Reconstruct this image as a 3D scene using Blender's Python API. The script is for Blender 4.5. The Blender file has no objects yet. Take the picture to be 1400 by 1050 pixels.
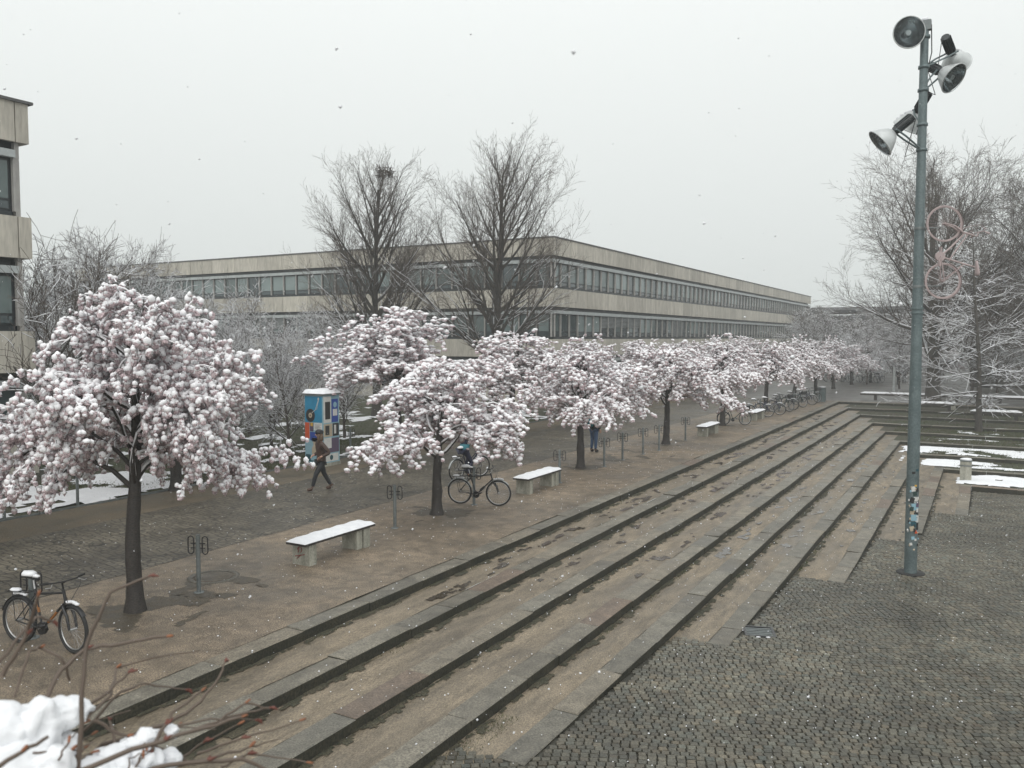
import bpy, math, random
import numpy as np
from mathutils import Vector, Matrix, Euler, noise
S = bpy.context.scene
COL = S.collection
R = random.Random(7)
PI = math.pi
# ------------------------------------------------------------------ camera
H = 4.4; F = 1140.0; CX, CY = 700.0, 525.0
PITCH = math.atan(63 / F); YAW = math.atan(650 / math.hypot(F, 63))
cam = bpy.data.cameras.new('camera'); camo = bpy.data.objects.new('camera', cam); COL.objects.link(camo)
cam.sensor_width = 36; cam.lens = F / 1400 * 36; cam.clip_end = 3000; cam.clip_start = .05
camo.location = (0, 0, H); camo.rotation_euler = (PI / 2 - PITCH, 0, YAW)
cam.dof.use_dof = True; cam.dof.focus_distance = 17; cam.dof.aperture_fstop = 5.0
S.camera = camo
# ------------------------------------------------------------------ world, sun, exposure
W = bpy.data.worlds.new('World'); S.world = W; W.use_nodes = True
nt = W.node_tree; nt.nodes.clear()
wo = nt.nodes.new('ShaderNodeOutputWorld'); bg = nt.nodes.new('ShaderNodeBackground')
sky = nt.nodes.new('ShaderNodeTexSky'); sky.sky_type = 'NISHITA'; sky.sun_disc = False
sky.sun_elevation = math.radians(42); sky.sun_rotation = math.radians(200); sky.dust_density = 4
hs = nt.nodes.new('ShaderNodeHueSaturation'); hs.inputs['Saturation'].default_value = .12
tc = nt.nodes.new('ShaderNodeTexCoord'); sp = nt.nodes.new('ShaderNodeSeparateXYZ')
rp = nt.nodes.new('ShaderNodeValToRGB')
rp.color_ramp.elements[0].position = 0; rp.color_ramp.elements[0].color = (.78, .82, .805, 1); e_ = rp.color_ramp.elements.new(.35); e_.color = (.82, .86, .845, 1)
rp.color_ramp.elements[1].position = 1; rp.color_ramp.elements[1].color = (1.58, 1.62, 1.60, 1)
vm = nt.nodes.new('ShaderNodeVectorMath'); vm.operation = 'SCALE'; vm.inputs['Scale'].default_value = 9.1
mx = nt.nodes.new('ShaderNodeMix'); mx.data_type = 'RGBA'; mx.inputs[0].default_value = .95
L = nt.links.new
L(tc.outputs['Generated'], sp.inputs[0]); L(sp.outputs['Z'], rp.inputs[0]); L(rp.outputs[0], vm.inputs[0])
L(sky.outputs[0], hs.inputs['Color']); L(hs.outputs[0], mx.inputs[6]); L(vm.outputs[0], mx.inputs[7])
L(mx.outputs[2], bg.inputs['Color']); L(bg.outputs[0], wo.inputs[0]); bg.inputs['Strength'].default_value = .1
sl = bpy.data.lights.new('sun', 'SUN'); sl.energy = 1.5; sl.angle = math.radians(70); sl.color = (1, .97, .93)
so = bpy.data.objects.new('sun', sl); COL.objects.link(so); so.rotation_euler = (math.radians(48), 0, math.radians(20))
S.view_settings.view_transform = 'Standard'; S.view_settings.look = 'None'; S.view_settings.exposure = 0; S.view_settings.gamma = 1
S.cycles.use_denoising = True; S.cycles.max_bounces = 6; S.cycles.volume_bounces = 1
S.cycles.diffuse_bounces = 3; S.cycles.glossy_bounces = 2; S.cycles.transmission_bounces = 2

# pixel of the photograph -> place (calibration of the real camera)
_fh = Vector((-math.sin(YAW), math.cos(YAW), 0))
FW = _fh * math.cos(PITCH) + Vector((0, 0, -math.sin(PITCH))); RT = Vector((math.cos(YAW), math.sin(YAW), 0)); UP = RT.cross(FW)
CAM = Vector((0, 0, H))
def ray(x, y): return FW * F + RT * (x - CX) + UP * (CY - y)
def at_z(x, y, z=0.0):
    r = ray(x, y); return CAM + r * ((z - H) / r.z)
def at_depth(x, y, D): return CAM + ray(x, y) * (D / F)
def at_y(x, y, Y):
    r = ray(x, y); return CAM + r * (Y / r.y)

# ------------------------------------------------------------------ materials
def node_mat(name):
    m = bpy.data.materials.new(name); m.use_nodes = True
    return m, m.node_tree, m.node_tree.nodes['Principled BSDF']
def pm(name, c1, c2=None, scale=4, rough=(.7, .9), bump=.0, fine=0, finec=.25, metallic=0, coords='Object', stretch=(1, 1, 1), attr=None, spec=.5, contrast=(.35, .65), bscale=None, bdist=.01, mid=None, midc=.3):
    """two-tone procedural material: large patches c1/c2, fine grain, bump"""
    m, t, b = node_mat(name); n = t.nodes; l = t.links.new
    c2 = c2 or tuple(x * .75 for x in c1)
    if coords == 'World':
        g = n.new('ShaderNodeNewGeometry'); src = g.outputs['Position']
    else:
        g = n.new('ShaderNodeTexCoord'); src = g.outputs['Object']
    mp = n.new('ShaderNodeMapping'); mp.inputs['Scale'].default_value = stretch; l(src, mp.inputs[0]); src = mp.outputs[0]
    nz = n.new('ShaderNodeTexNoise'); nz.inputs['Scale'].default_value = scale; nz.inputs['Detail'].default_value = 8; nz.inputs['Roughness'].default_value = .65; l(src, nz.inputs['Vector'])
    cr = n.new('ShaderNodeValToRGB'); cr.color_ramp.elements[0].position = contrast[0]; cr.color_ramp.elements[1].position = contrast[1]
    cr.color_ramp.elements[0].color = (*c2, 1); cr.color_ramp.elements[1].color = (*c1, 1); l(nz.outputs['Fac'], cr.inputs[0])
    col = cr.outputs[0]
    if attr:
        a = n.new('ShaderNodeAttribute'); a.attribute_name = attr
        mm = n.new('ShaderNodeMix'); mm.data_type = 'RGBA'; mm.blend_type = 'MULTIPLY'; mm.inputs[0].default_value = 1
        l(col, mm.inputs[6]); l(a.outputs['Color'], mm.inputs[7]); col = mm.outputs[2]
    if fine:
        f = n.new('ShaderNodeTexNoise'); f.inputs['Scale'].default_value = fine; f.inputs['Detail'].default_value = 4; l(src, f.inputs['Vector'])
        fr = n.new('ShaderNodeMapRange'); fr.inputs['From Min'].default_value = .3; fr.inputs['From Max'].default_value = .7
        fr.inputs['To Min'].default_value = 1 - finec * 1.6; fr.inputs['To Max'].default_value = 1 + finec; l(f.outputs['Fac'], fr.inputs['Value'])
        mm = n.new('ShaderNodeMix'); mm.data_type = 'RGBA'; mm.blend_type = 'MULTIPLY'; mm.inputs[0].default_value = 1
        l(col, mm.inputs[6]); l(fr.outputs[0], mm.inputs[7]); col = mm.outputs[2]
    if mid:
        f = n.new('ShaderNodeTexNoise'); f.inputs['Scale'].default_value = mid; f.inputs['Detail'].default_value = 9; f.inputs['Roughness'].default_value = .7; f.inputs['Distortion'].default_value = .4; l(src, f.inputs['Vector'])
        fr = n.new('ShaderNodeMapRange'); fr.inputs['From Min'].default_value = .36; fr.inputs['From Max'].default_value = .62; fr.clamp = True
        fr.inputs['To Min'].default_value = 1 - midc; fr.inputs['To Max'].default_value = 1 + midc * .5; l(f.outputs['Fac'], fr.inputs['Value'])
        mm = n.new('ShaderNodeMix'); mm.data_type = 'RGBA'; mm.blend_type = 'MULTIPLY'; mm.inputs[0].default_value = 1
        l(col, mm.inputs[6]); l(fr.outputs[0], mm.inputs[7]); col = mm.outputs[2]
    l(col, b.inputs['Base Color'])
    rr = n.new('ShaderNodeMapRange'); rr.inputs['From Min'].default_value = contrast[0]; rr.inputs['From Max'].default_value = contrast[1]
    rr.inputs['To Min'].default_value = rough[0]; rr.inputs['To Max'].default_value = rough[1]; l(nz.outputs['Fac'], rr.inputs['Value']); l(rr.outputs[0], b.inputs['Roughness'])
    if bump:
        bn = n.new('ShaderNodeTexNoise'); bn.inputs['Scale'].default_value = bscale or fine or scale * 5; bn.inputs['Detail'].default_value = 5; l(src, bn.inputs['Vector'])
        bp = n.new('ShaderNodeBump'); bp.inputs['Strength'].default_value = bump; bp.inputs['Distance'].default_value = bdist
        l(bn.outputs['Fac'], bp.inputs['Height']); l(bp.outputs[0], b.inputs['Normal'])
    b.inputs['Metallic'].default_value = metallic
    b.inputs['Specular IOR Level'].default_value = spec
    return m
def lin(r, g, b): return tuple(((x / 255 + .055) / 1.055) ** 2.4 if x > 10 else x / 3294 for x in (r, g, b))

M = {}
M['snow'] = pm('snow', (.77, .78, .80), (.69, .70, .73), 6, (.6, .8), .35, 40, .03, bdist=.012)
M['snowcap'] = pm('snow_on_blossom', (.86, .86, .88), (.80, .79, .81), 9, (.6, .8), .5, 60, .05, bdist=.008)
M['blossom'] = pm('pink_blossom', (.66, .55, .57), (.44, .335, .355), 12, (.6, .8), .8, 55, .4, bdist=.02)
M['cherrybark'] = pm('cherry_bark', (.045, .038, .032), (.022, .018, .016), 8, (.5, .8), .7, 30, .4, stretch=(1, 1, 3), bdist=.01)
M['bark'] = pm('grey_bark', (.075, .066, .055), (.035, .03, .026), 5, (.7, .9), .7, 25, .35, stretch=(3, 3, 1), bdist=.02)
M['twig'] = pm('twig_bark', (.088, .070, .056), (.052, .041, .034), 5, (.7, .9))
M['gravel'] = pm('wet_gravel', (.266, .209, .148), (.142, .116, .084), .5, (.38, .72), .9, 60, .6, coords='World', contrast=(.34, .64), bdist=.010, mid=3.2, midc=.38)
M['tread'] = pm('step_gravel', (.236, .192, .136), (.128, .106, .076), .8, (.34, .72), .55, 60, .38, coords='World', stretch=(1.6, .45, 1), contrast=(.33, .62), bdist=.010, mid=3.5, midc=.34)
M['verge'] = pm('verge_gravel', (.16, .125, .082), (.085, .072, .048), .9, (.5, .8), .7, 50, .5, coords='World', bdist=.008)
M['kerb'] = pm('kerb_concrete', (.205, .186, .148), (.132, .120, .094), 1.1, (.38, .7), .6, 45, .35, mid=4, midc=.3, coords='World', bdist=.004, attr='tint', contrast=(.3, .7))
M['cobble'] = pm('cobble_stone', (.128, .119, .092), (.068, .063, .046), .6, (.34, .66), .6, 45, .35, spec=.4, mid=1.7, midc=.35, coords='World', attr='tint', contrast=(.3, .7), bdist=.004)
M['joint'] = pm('joint_sand', (.050, .047, .035), (.030, .029, .021), 3, (.7, .9), .5, 80, .4, coords='World')
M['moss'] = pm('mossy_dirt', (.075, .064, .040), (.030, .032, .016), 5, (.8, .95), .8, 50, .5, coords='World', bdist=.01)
M['wetdirt'] = pm('damp_dirt', (.105, .085, .058), (.06, .05, .034), 4, (.45, .7), .8, 60, .5, coords='World', bdist=.01)
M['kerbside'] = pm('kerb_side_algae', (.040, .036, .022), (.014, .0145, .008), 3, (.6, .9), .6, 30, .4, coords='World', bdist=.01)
M['soil'] = pm('wet_soil', (.06, .045, .03), (.03, .024, .018), 6, (.5, .8), .8, 40, .4, coords='World', bdist=.02)
M['grass'] = pm('winter_grass', (.052, .066, .028), (.055, .043, .028), .7, (.8, .95), .8, 30, .45, coords='World', bdist=.03)
M['blade'] = pm('grass_blades', (.06, .085, .026), (.07, .06, .03), 2, (.7, .9), coords='World')
M['terr_grass'] = pm('terrace_turf', (.038, .048, .020), (.052, .042, .026), .5, (.8, .95), .8, 30, .45, coords='World', bdist=.03)
M['pave'] = pm('far_paving', (.115, .108, .098), (.075, .072, .066), .35, (.3, .55), .4, 20, .2, coords='World', contrast=(.3, .7))
M['conc'] = pm('panel_concrete', (.50, .472, .41), (.385, .36, .31), 1.1, (.75, .9), .3, 12, .12, coords='World', stretch=(1, 1, .16), contrast=(.3, .7), mid=2.2, midc=.14)
t = M['conc'].node_tree; oi = t.nodes.new('ShaderNodeObjectInfo'); mr = t.nodes.new('ShaderNodeMapRange'); mr.inputs['To Min'].default_value = .88; mr.inputs['To Max'].default_value = 1.10; mm = t.nodes.new('ShaderNodeMix'); mm.data_type = 'RGBA'; mm.blend_type = 'MULTIPLY'; mm.inputs[0].default_value = 1
b = t.nodes['Principled BSDF']; lk_ = b.inputs['Base Color'].links[0].from_socket; t.links.new(oi.outputs['Random'], mr.inputs['Value']); t.links.new(lk_, mm.inputs[6]); t.links.new(mr.outputs[0], mm.inputs[7]); t.links.new(mm.outputs[2], b.inputs['Base Color'])
M['bench_conc'] = pm('bench_concrete', (.40, .39, .33), (.20, .20, .165), 3, (.6, .85), .4, 40, .2, stretch=(2, 2, .6), bdist=.004)
M['bench_seat'] = pm('bench_board', (.045, .035, .03), (.02, .017, .015), 4, (.4, .7))
M['dark'] = pm('dark_frame', (.017, .024, .027), (.011, .015, .017), 3, (.3, .45), spec=.4)
M['roof'] = pm('roof_felt', (.10, .10, .10), (.07, .07, .07), 1, (.7, .9))
M['alu'] = pm('light_metal', (.40, .43, .43), (.31, .33, .33), 2, (.35, .5), metallic=.2)
M['mullion'] = pm('mullion_grey', (.36, .35, .33), (.27, .26, .25), 2, (.5, .7))
M['glassA'] = pm('window_glass', (.035, .055, .058), (.02, .034, .038), .3, (.03, .06), coords='World', spec=.9)
M['glassB'] = pm('window_glass_curtain', (.19, .24, .235), (.13, .17, .17), .3, (.04, .08), coords='World', spec=.9)
M['glassC'] = pm('window_glass_green', (.085, .12, .115), (.05, .075, .075), .3, (.03, .06), coords='World', spec=.9)
M['blind'] = pm('louvre_blind', (.20, .215, .215), (.16, .17, .17), 1, (.5, .7))
M['galv'] = pm('galvanised_pole', (.14, .178, .182), (.095, .127, .132), 3, (.35, .6), .3, 30, .15, metallic=.25, bdist=.002)
M['galv_rack'] = pm('galvanised_rack', (.20, .22, .22), (.12, .135, .135), 6, (.35, .55), metallic=.4)
M['rubber'] = pm('black_rubber', (.018, .018, .018), (.012, .012, .012), 5, (.6, .8))
M['black'] = pm('black_metal', (.02, .02, .022), (.012, .012, .013), 5, (.25, .4))
M['steel'] = pm('bright_steel', (.55, .55, .55), (.4, .4, .4), 5, (.25, .4), metallic=.9)
M['reflector'] = pm('lamp_reflector', (.55, .58, .58), (.20, .22, .23), 4, (.12, .3), metallic=.9, stretch=(2, 2, .4))
M['lampshell'] = pm('lamp_shell', (.55, .57, .57), (.40, .42, .42), 5, (.35, .5), metallic=.35)
M['housing'] = pm('lamp_housing', (.035, .042, .045), (.02, .025, .028), 5, (.4, .6))
m, t, b = node_mat('lamp_glass'); b.inputs['Base Color'].default_value = (.62, .68, .70, 1); b.inputs['Roughness'].default_value = .02; b.inputs['Transmission Weight'].default_value = .96; b.inputs['IOR'].default_value = 1.12; M['lampglass'] = m
def flat(name, c, rough=.6, metallic=0): M[name] = pm(name, c, tuple(x * .82 for x in c), 6, (rough * .85, min(1, rough * 1.1)), metallic=metallic); return M[name]
for nm, c in dict(orange=(.25, .10, .025), pinkpaint=(.41, .33, .325), teal=(.02, .16, .20), tealdark=(.012, .07, .09), p_blue=(.02, .22, .38), p_orange=(.55, .09, .03), p_yellow=(.60, .36, .05), p_white=(.62, .62, .60), p_black=(.02, .02, .02), p_deep=(.02, .06, .30), p_pale=(.25, .42, .50), p_beige=(.45, .38, .28), p_violet=(.10, .07, .12),
                  brown=(.055, .029, .020), jeans=(.03, .07, .15), darkjeans=(.012, .014, .018), navy=(.012, .016, .045), hair=(.12, .075, .045), skin=(.50, .30, .22), shoe=(.06, .03, .018), hat=(.008, .008, .010), bud=(.26, .10, .045), budred=(.15, .05, .035), stem=(.115, .085, .065), leafgrey=(.1, .09, .08), rustred=(.25, .03, .02), darkgreen=(.02, .05, .045), wall_brown=(.045, .040, .030), wallblue=(.06, .10, .12)).items(): flat(nm, c)

# cobble pattern for surfaces too far away to lay stones one by one
m, t, b = node_mat('small_cobble_paving'); n = t.nodes; l = t.links.new
g = n.new('ShaderNodeNewGeometry')
mp = n.new('ShaderNodeMapping'); mp.inputs['Rotation'].default_value = (0, 0, .15); l(g.outputs['Position'], mp.inputs[0])
dn = n.new('ShaderNodeTexNoise'); dn.inputs['Scale'].default_value = .9; dn.inputs['Detail'].default_value = 2; l(mp.outputs[0], dn.inputs['Vector'])
va = n.new('ShaderNodeVectorMath'); va.operation = 'SCALE'; va.inputs['Scale'].default_value = .35; l(dn.outputs['Color'], va.inputs[0])
vb = n.new('ShaderNodeVectorMath'); vb.operation = 'ADD'; l(mp.outputs[0], vb.inputs[0]); l(va.outputs[0], vb.inputs[1])
vo = n.new('ShaderNodeTexVoronoi'); vo.feature = 'DISTANCE_TO_EDGE'; vo.inputs['Scale'].default_value = 7; vo.inputs['Randomness'].default_value = .55; l(vb.outputs[0], vo.inputs['Vector'])
vc = n.new('ShaderNodeTexVoronoi'); vc.inputs['Scale'].default_value = 7; vc.inputs['Randomness'].default_value = .55; l(vb.outputs[0], vc.inputs['Vector'])
cr = n.new('ShaderNodeValToRGB'); cr.color_ramp.elements[0].position = .02; cr.color_ramp.elements[1].position = .14
cr.color_ramp.elements[0].color = (.18, .18, .18, 1); cr.color_ramp.elements[1].color = (1, 1, 1, 1); l(vo.outputs['Distance'], cr.inputs[0])
n2 = n.new('ShaderNodeTexNoise'); n2.inputs['Scale'].default_value = .5; n2.inputs['Detail'].default_value = 7; l(g.outputs['Position'], n2.inputs['Vector'])
c2 = n.new('ShaderNodeValToRGB'); c2.color_ramp.elements[0].position = .35; c2.color_ramp.elements[1].position = .65
c2.color_ramp.elements[0].color = (.072, .062, .044, 1); c2.color_ramp.elements[1].color = (.138, .120, .088, 1); l(n2.outputs['Fac'], c2.inputs[0])
sv = n.new('ShaderNodeMapRange'); sv.inputs['To Min'].default_value = .6; sv.inputs['To Max'].default_value = 1.3; l(vc.outputs['Color'], sv.inputs['Value'])
m1 = n.new('ShaderNodeMix'); m1.data_type = 'RGBA'; m1.blend_type = 'MULTIPLY'; m1.inputs[0].default_value = 1; l(c2.outputs[0], m1.inputs[6]); l(cr.outputs[0], m1.inputs[7])
m2 = n.new('ShaderNodeMix'); m2.data_type = 'RGBA'; m2.blend_type = 'MULTIPLY'; m2.inputs[0].default_value = 1; l(m1.outputs[2], m2.inputs[6]); l(sv.outputs[0], m2.inputs[7]); l(m2.outputs[2], b.inputs['Base Color'])
rr = n.new('ShaderNodeMapRange'); rr.inputs['From Min'].default_value = .35; rr.inputs['From Max'].default_value = .65; rr.inputs['To Min'].default_value = .36; rr.inputs['To Max'].default_value = .66; l(n2.outputs['Fac'], rr.inputs['Value']); l(rr.outputs[0], b.inputs['Roughness'])
bp = n.new('ShaderNodeBump'); bp.inputs['Strength'].default_value = .8; bp.inputs['Distance'].default_value = .012; l(cr.outputs[0], bp.inputs['Height']); l(bp.outputs[0], b.inputs['Normal'])
M['pathcobble'] = m

# ------------------------------------------------------------------ mesh helpers
def link(o, parent=None):
    COL.objects.link(o)
    if parent: o.parent = parent
    return o
def empty(name, loc=(0, 0, 0), rz=0):
    o = bpy.data.objects.new(name, None); o.location = loc; o.rotation_euler = (0, 0, rz); o.empty_display_size = .2
    return link(o)
def tag(o, label=None, cat=None, group=None, kind=None):
    if label: o['label'] = label
    if cat: o['category'] = cat
    if group: o['group'] = group
    if kind: o['kind'] = kind
    return o
def np_mesh(name, V, Fc, mats, mi=None, smooth=False, parent=None, tint=None):
    """V (n,3), Fc (m,3|4) numpy arrays -> object"""
    me = bpy.data.meshes.new(name); V = np.asarray(V, np.float32); Fc = np.asarray(Fc, np.int32); k = Fc.shape[1]
    me.vertices.add(len(V)); me.vertices.foreach_set('co', V.ravel())
    me.loops.add(Fc.size); me.loops.foreach_set('vertex_index', Fc.ravel())
    me.polygons.add(len(Fc)); me.polygons.foreach_set('loop_start', np.arange(0, Fc.size, k, dtype=np.int32)); me.polygons.foreach_set('loop_total', np.full(len(Fc), k, np.int32))
    for mt in mats: me.materials.append(M[mt])
    if mi is not None: me.polygons.foreach_set('material_index', np.asarray(mi, np.int32))
    me.polygons.foreach_set('use_smooth', np.full(len(Fc), smooth, bool))
    if tint is not None:
        a = me.color_attributes.new('tint', 'FLOAT_COLOR', 'POINT'); a.data.foreach_set('color', np.asarray(tint, np.float32).ravel())
    me.update(calc_edges=True); me.validate()
    return link(bpy.data.objects.new(name, me), parent)
class MB:
    def __init__(s): s.v = []; s.f = []; s.m = []; s.sm = []
    def add(s, vs, fs, m=0, smooth=False):
        o = len(s.v); s.v += [tuple(v) for v in vs]; s.f += [tuple(i + o for i in f) for f in fs]; s.m += [m] * len(fs); s.sm += [smooth] * len(fs); return s
    def box(s, c, d, m=0, rz=0, bevel=0, mat=None):
        x, y, z = (q / 2 for q in d)
        if bevel:
            b = bevel; vs = []
            for sz, ins in ((-z, 0), (z - b, 0), (z, b)):
                for px, py in ((-1, -1), (1, -1), (1, 1), (-1, 1)): vs.append((px * (x - ins), py * (y - ins), sz))
            fs = [(3, 2, 1, 0), (8, 9, 10, 11)]
            for k in (0, 4):
                for i in range(4): j = (i + 1) % 4; fs.append((k + i, k + j, k + 4 + j, k + 4 + i))
        else:
            vs = [(px, py, pz) for pz in (-z, z) for px, py in ((-x, -y), (x, -y), (x, y), (-x, y))]
            fs = [(3, 2, 1, 0), (4, 5, 6, 7), (0, 1, 5, 4), (1, 2, 6, 5), (2, 3, 7, 6), (3, 0, 4, 7)]
        T = Matrix.Translation(c) @ (mat or Matrix.Rotation(rz, 4, 'Z'))
        return s.add([T @ Vector(v) for v in vs], fs, m)
    def tube(s, pts, r, n=8, m=0, caps=True, closed=False):
        pts = [Vector(p) for p in pts]; N = len(pts); rs = r if isinstance(r, (list, tuple)) else [r] * N
        vs = []; pu = None
        for i, p in enumerate(pts):
            if closed: t = pts[(i + 1) % N] - pts[i - 1]
            else: t = pts[min(i + 1, N - 1)] - pts[max(i - 1, 0)]
            t.normalize()
            if pu is None: a = Vector((0, 0, 1)) if abs(t.z) < .9 else Vector((1, 0, 0)); u = t.cross(a).normalized()
            else: u = (pu - t * pu.dot(t)).normalized()
            pu = u; w = t.cross(u)
            for k in range(n): a = 2 * PI * k / n; vs.append(p + (u * math.cos(a) + w * math.sin(a)) * rs[i])
        fs = []
        for i in range(N if closed else N - 1):
            for k in range(n): j = (i + 1) % N; fs.append((i * n + k, i * n + (k + 1) % n, j * n + (k + 1) % n, j * n + k))
        s.add(vs, fs, m, True)
        if caps and not closed: s.add(vs[:n][::-1], [tuple(range(n))], m); s.add(vs[-n:], [tuple(range(n))], m)
        return s
    def lathe(s, prof, n=16, m=0, T=None, smooth=True):
        T = T or Matrix(); vs = []
        for r, z in prof:
            for k in range(n): a = 2 * PI * k / n; vs.append(T @ Vector((r * math.cos(a), r * math.sin(a), z)))
        fs = [(i * n + k, i * n + (k + 1) % n, (i + 1) * n + (k + 1) % n, (i + 1) * n + k) for i in range(len(prof) - 1) for k in range(n)]
        return s.add(vs, fs, m, smooth)
    def blob(s, c, r, m=0, seed=0, amp=.15, sub=1, flat=None):
        V, Fc = ICO[sub]; rr = r if isinstance(r, (tuple, list)) else (r, r, r); vs = []
        for v in V:
            d = 1 + amp * noise.noise(Vector(v) * 1.7 + Vector((seed * 3.1, seed * 1.7, 0))) * 2
            z = v[2] * d * rr[2]
            if flat is not None: z = max(z, flat)
            vs.append((c[0] + v[0] * d * rr[0], c[1] + v[1] * d * rr[1], c[2] + z))
        return s.add(vs, Fc, m, True)
    def build(s, name, mats, parent=None, tint=None):
        me = bpy.data.meshes.new(name); me.from_pydata(s.v, [], s.f)
        for mt in ([mats] if isinstance(mats, str) else mats): me.materials.append(M[mt])
        me.polygons.foreach_set('material_index', s.m); me.polygons.foreach_set('use_smooth', s.sm)
        if tint is not None:
            a = me.color_attributes.new('tint', 'FLOAT_COLOR', 'POINT')
            a.data.foreach_set('color', list(tint) * len(s.v) if len(tint) == 4 else tint)
        me.update(); return link(bpy.data.objects.new(name, me), parent)
def ico(sub):
    import bmesh
    b = bmesh.new(); bmesh.ops.create_icosphere(b, subdivisions=sub, radius=1)
    b.verts.ensure_lookup_table(); V = [tuple(v.co) for v in b.verts]; Fc = [tuple(v.index for v in f.verts) for f in b.faces]; b.free(); return V, Fc
ICO = {1: ico(1), 2: ico(2), 3: ico(3), 4: ico(4)}
def copy_tree(o, parent=None):
    c = o.copy(); COL.objects.link(c); c.parent = parent
    for ch in list(o.children): copy_tree(ch, c)
    return c
def put(proto, first, **kw): return proto if first else copy_tree(proto)

# ------------------------------------------------------------------ levels of the sunken square
SH = .15
KX = [-8.82, -7.74, -6.66, -5.57, -4.60, -3.63, -2.54, -1.44, -.38]
KY = [61.25, 57.9, 54.8, 51.4, 48.5, 45.5, 42.1, 38.9, 35.73]
KW = .38
def plaza_z(y): return -.60 - .028 * (min(y, 34) - 8.48) if y < 34 else -.60 - .028 * (34 - 8.48) - .08 * min(1, (y - 34) / 2)
def step_z(x):
    for i, k in enumerate(KX):
        if x <= k: return -i * SH
    return -9
def grid_sheet(name, x0, x1, y0, y1, z, step, amp, mat, kind='structure', parent=None, zf=None):
    nx = max(2, int((x1 - x0) / step) + 1); ny = max(2, int((y1 - y0) / step) + 1)
    xs = np.linspace(x0, x1, nx); ys = np.linspace(y0, y1, ny); X, Y = np.meshgrid(xs, ys)
    Z = np.zeros_like(X) + z
    if zf is not None: Z = Z + zf(X, Y)
    if amp: Z = Z + amp * (np.sin(X * 3.1 + np.sin(Y * 1.3) * 2) * np.cos(Y * 2.3 + X) * .5 + np.sin(X * 9 + Y * 7.3 + np.sin(Y * 3)) * .25 + np.random.RandomState(3).normal(0, .12, X.shape))
    V = np.stack([X.ravel(), Y.ravel(), Z.ravel()], 1); i = np.arange((ny - 1) * (nx - 1)); a = (i // (nx - 1)) * nx + i % (nx - 1)
    Fc = np.stack([a, a + 1, a + 1 + nx, a + nx], 1)
    o = np_mesh(name, V, Fc, [mat], smooth=True, parent=parent)
    if kind and not parent: o['kind'] = kind
    return o
# far ground: everything outside the sunken square, out to the horizon
g = MB()
def quad(g, x0, x1, y0, y1, z): g.add([(x0, y0, z), (x1, y0, z), (x1, y1, z), (x0, y1, z)], [(0, 1, 2, 3)])
quad(g, -600, KX[0] - .2, -60, KY[0] + .2, -.03); quad(g, -600, 600, KY[0] + .2, 700, -.03)
tag(g.build('ground', 'grass'), kind='structure')
grid_sheet('gravel_walk', -13.85, KX[0] - .36, -12, 62, 0, .25, .010, 'gravel')
grid_sheet('cobbled_path', -18.3, -13.85, -12, 62, .004, .5, .006, 'pathcobble')
grid_sheet('gravel_verge', -20.42, -18.3, -12, 62, 0, .3, .012, 'verge')
tag(MB().add([(-30, 62, .002), (90, 62, .002), (90, 170, .002), (-30, 170, .002)], [(0, 1, 2, 3)]).build('far_square', 'pave'), kind='structure')
lawn = grid_sheet('lawn', -60, -20.46, -12, 62, .01, .6, .03, 'grass')
ed = MB(); ed.box((-20.44, 25, .0), (.03, 74, .10)); tag(ed.build('lawn_edging', 'galv_rack'), kind='structure')

# ------------------------------------------------------------------ steps: gravel treads between rows of kerb stones
steps = tag(empty('terrace_steps'), kind='structure')
for i in range(1, 9):
    x0, x1 = KX[i - 1] - .02, KX[i] - KW + .02
    grid_sheet('gravel_tread', x0, x1, -8, KY[i - 1] + .02, -i * SH - .012, .14, .012, 'tread', parent=steps)
def stone_mesh(k, length, along_y=True):
    rr = random.Random(k); b = MB(); w, hgt = KW - .004, .30
    dx, dy = (w, length) if along_y else (length, w)
    b.box((0, 0, -hgt / 2), (dx, dy, hgt), bevel=.012 + .004 * rr.random())
    # chipped corners
    vs = [list(v) for v in b.v]
    for _ in range(2):
        j = rr.randrange(8, 12); vs[j][2] -= rr.uniform(.0, .02); vs[j][0] *= rr.uniform(.97, 1); vs[j][1] *= rr.uniform(.992, 1)
    b.v = [tuple(v) for v in vs]
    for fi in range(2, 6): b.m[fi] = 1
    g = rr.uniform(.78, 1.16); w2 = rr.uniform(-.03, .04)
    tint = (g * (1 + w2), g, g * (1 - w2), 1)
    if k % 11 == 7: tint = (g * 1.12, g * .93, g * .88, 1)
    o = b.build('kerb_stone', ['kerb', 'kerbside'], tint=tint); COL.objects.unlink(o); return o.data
LENS = [1.2, 1.5, 1.55, 1.6, 1.8, 1.5, 1.0, 1.55]
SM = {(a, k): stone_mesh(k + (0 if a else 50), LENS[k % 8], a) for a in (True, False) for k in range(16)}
def lay(me, loc, rz=0, tilt=0):
    o = bpy.data.objects.new('kerb_stone', me); o.location = loc; o.rotation_euler = (tilt, R.gauss(0, .012), rz + R.gauss(0, .003)); link(o, steps); return o
for i, kx in enumerate(KX):
    z = -i * SH
    # first Y at which this row emerges from the cobbles
    y = max(-4.0, 8.48 - (.60 + z) / .028 - .9) if i >= 4 else -4.0 + R.random()
    if i == 4: y = 8.35
    elif i > 4: y = [0, 0, 0, 0, 0, 13.6, 18.95, 25.7, 29.8][i]
    yend = KY[i] + KW
    while y < yend:
        k = R.randrange(16); ln = LENS[k % 8]
        if y + ln > yend - .3:
            ln2 = yend - y; o = lay(SM[(True, k)], (kx - KW / 2, y + ln2 / 2, z)); o.scale.y = (ln2 - .006) / ln; break
        o = lay(SM[(True, k)], (kx - KW / 2 + R.gauss(0, .007), y + ln / 2, z + R.gauss(0, .006)))
        o.scale.y = (ln - .007) / ln; y += ln
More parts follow.
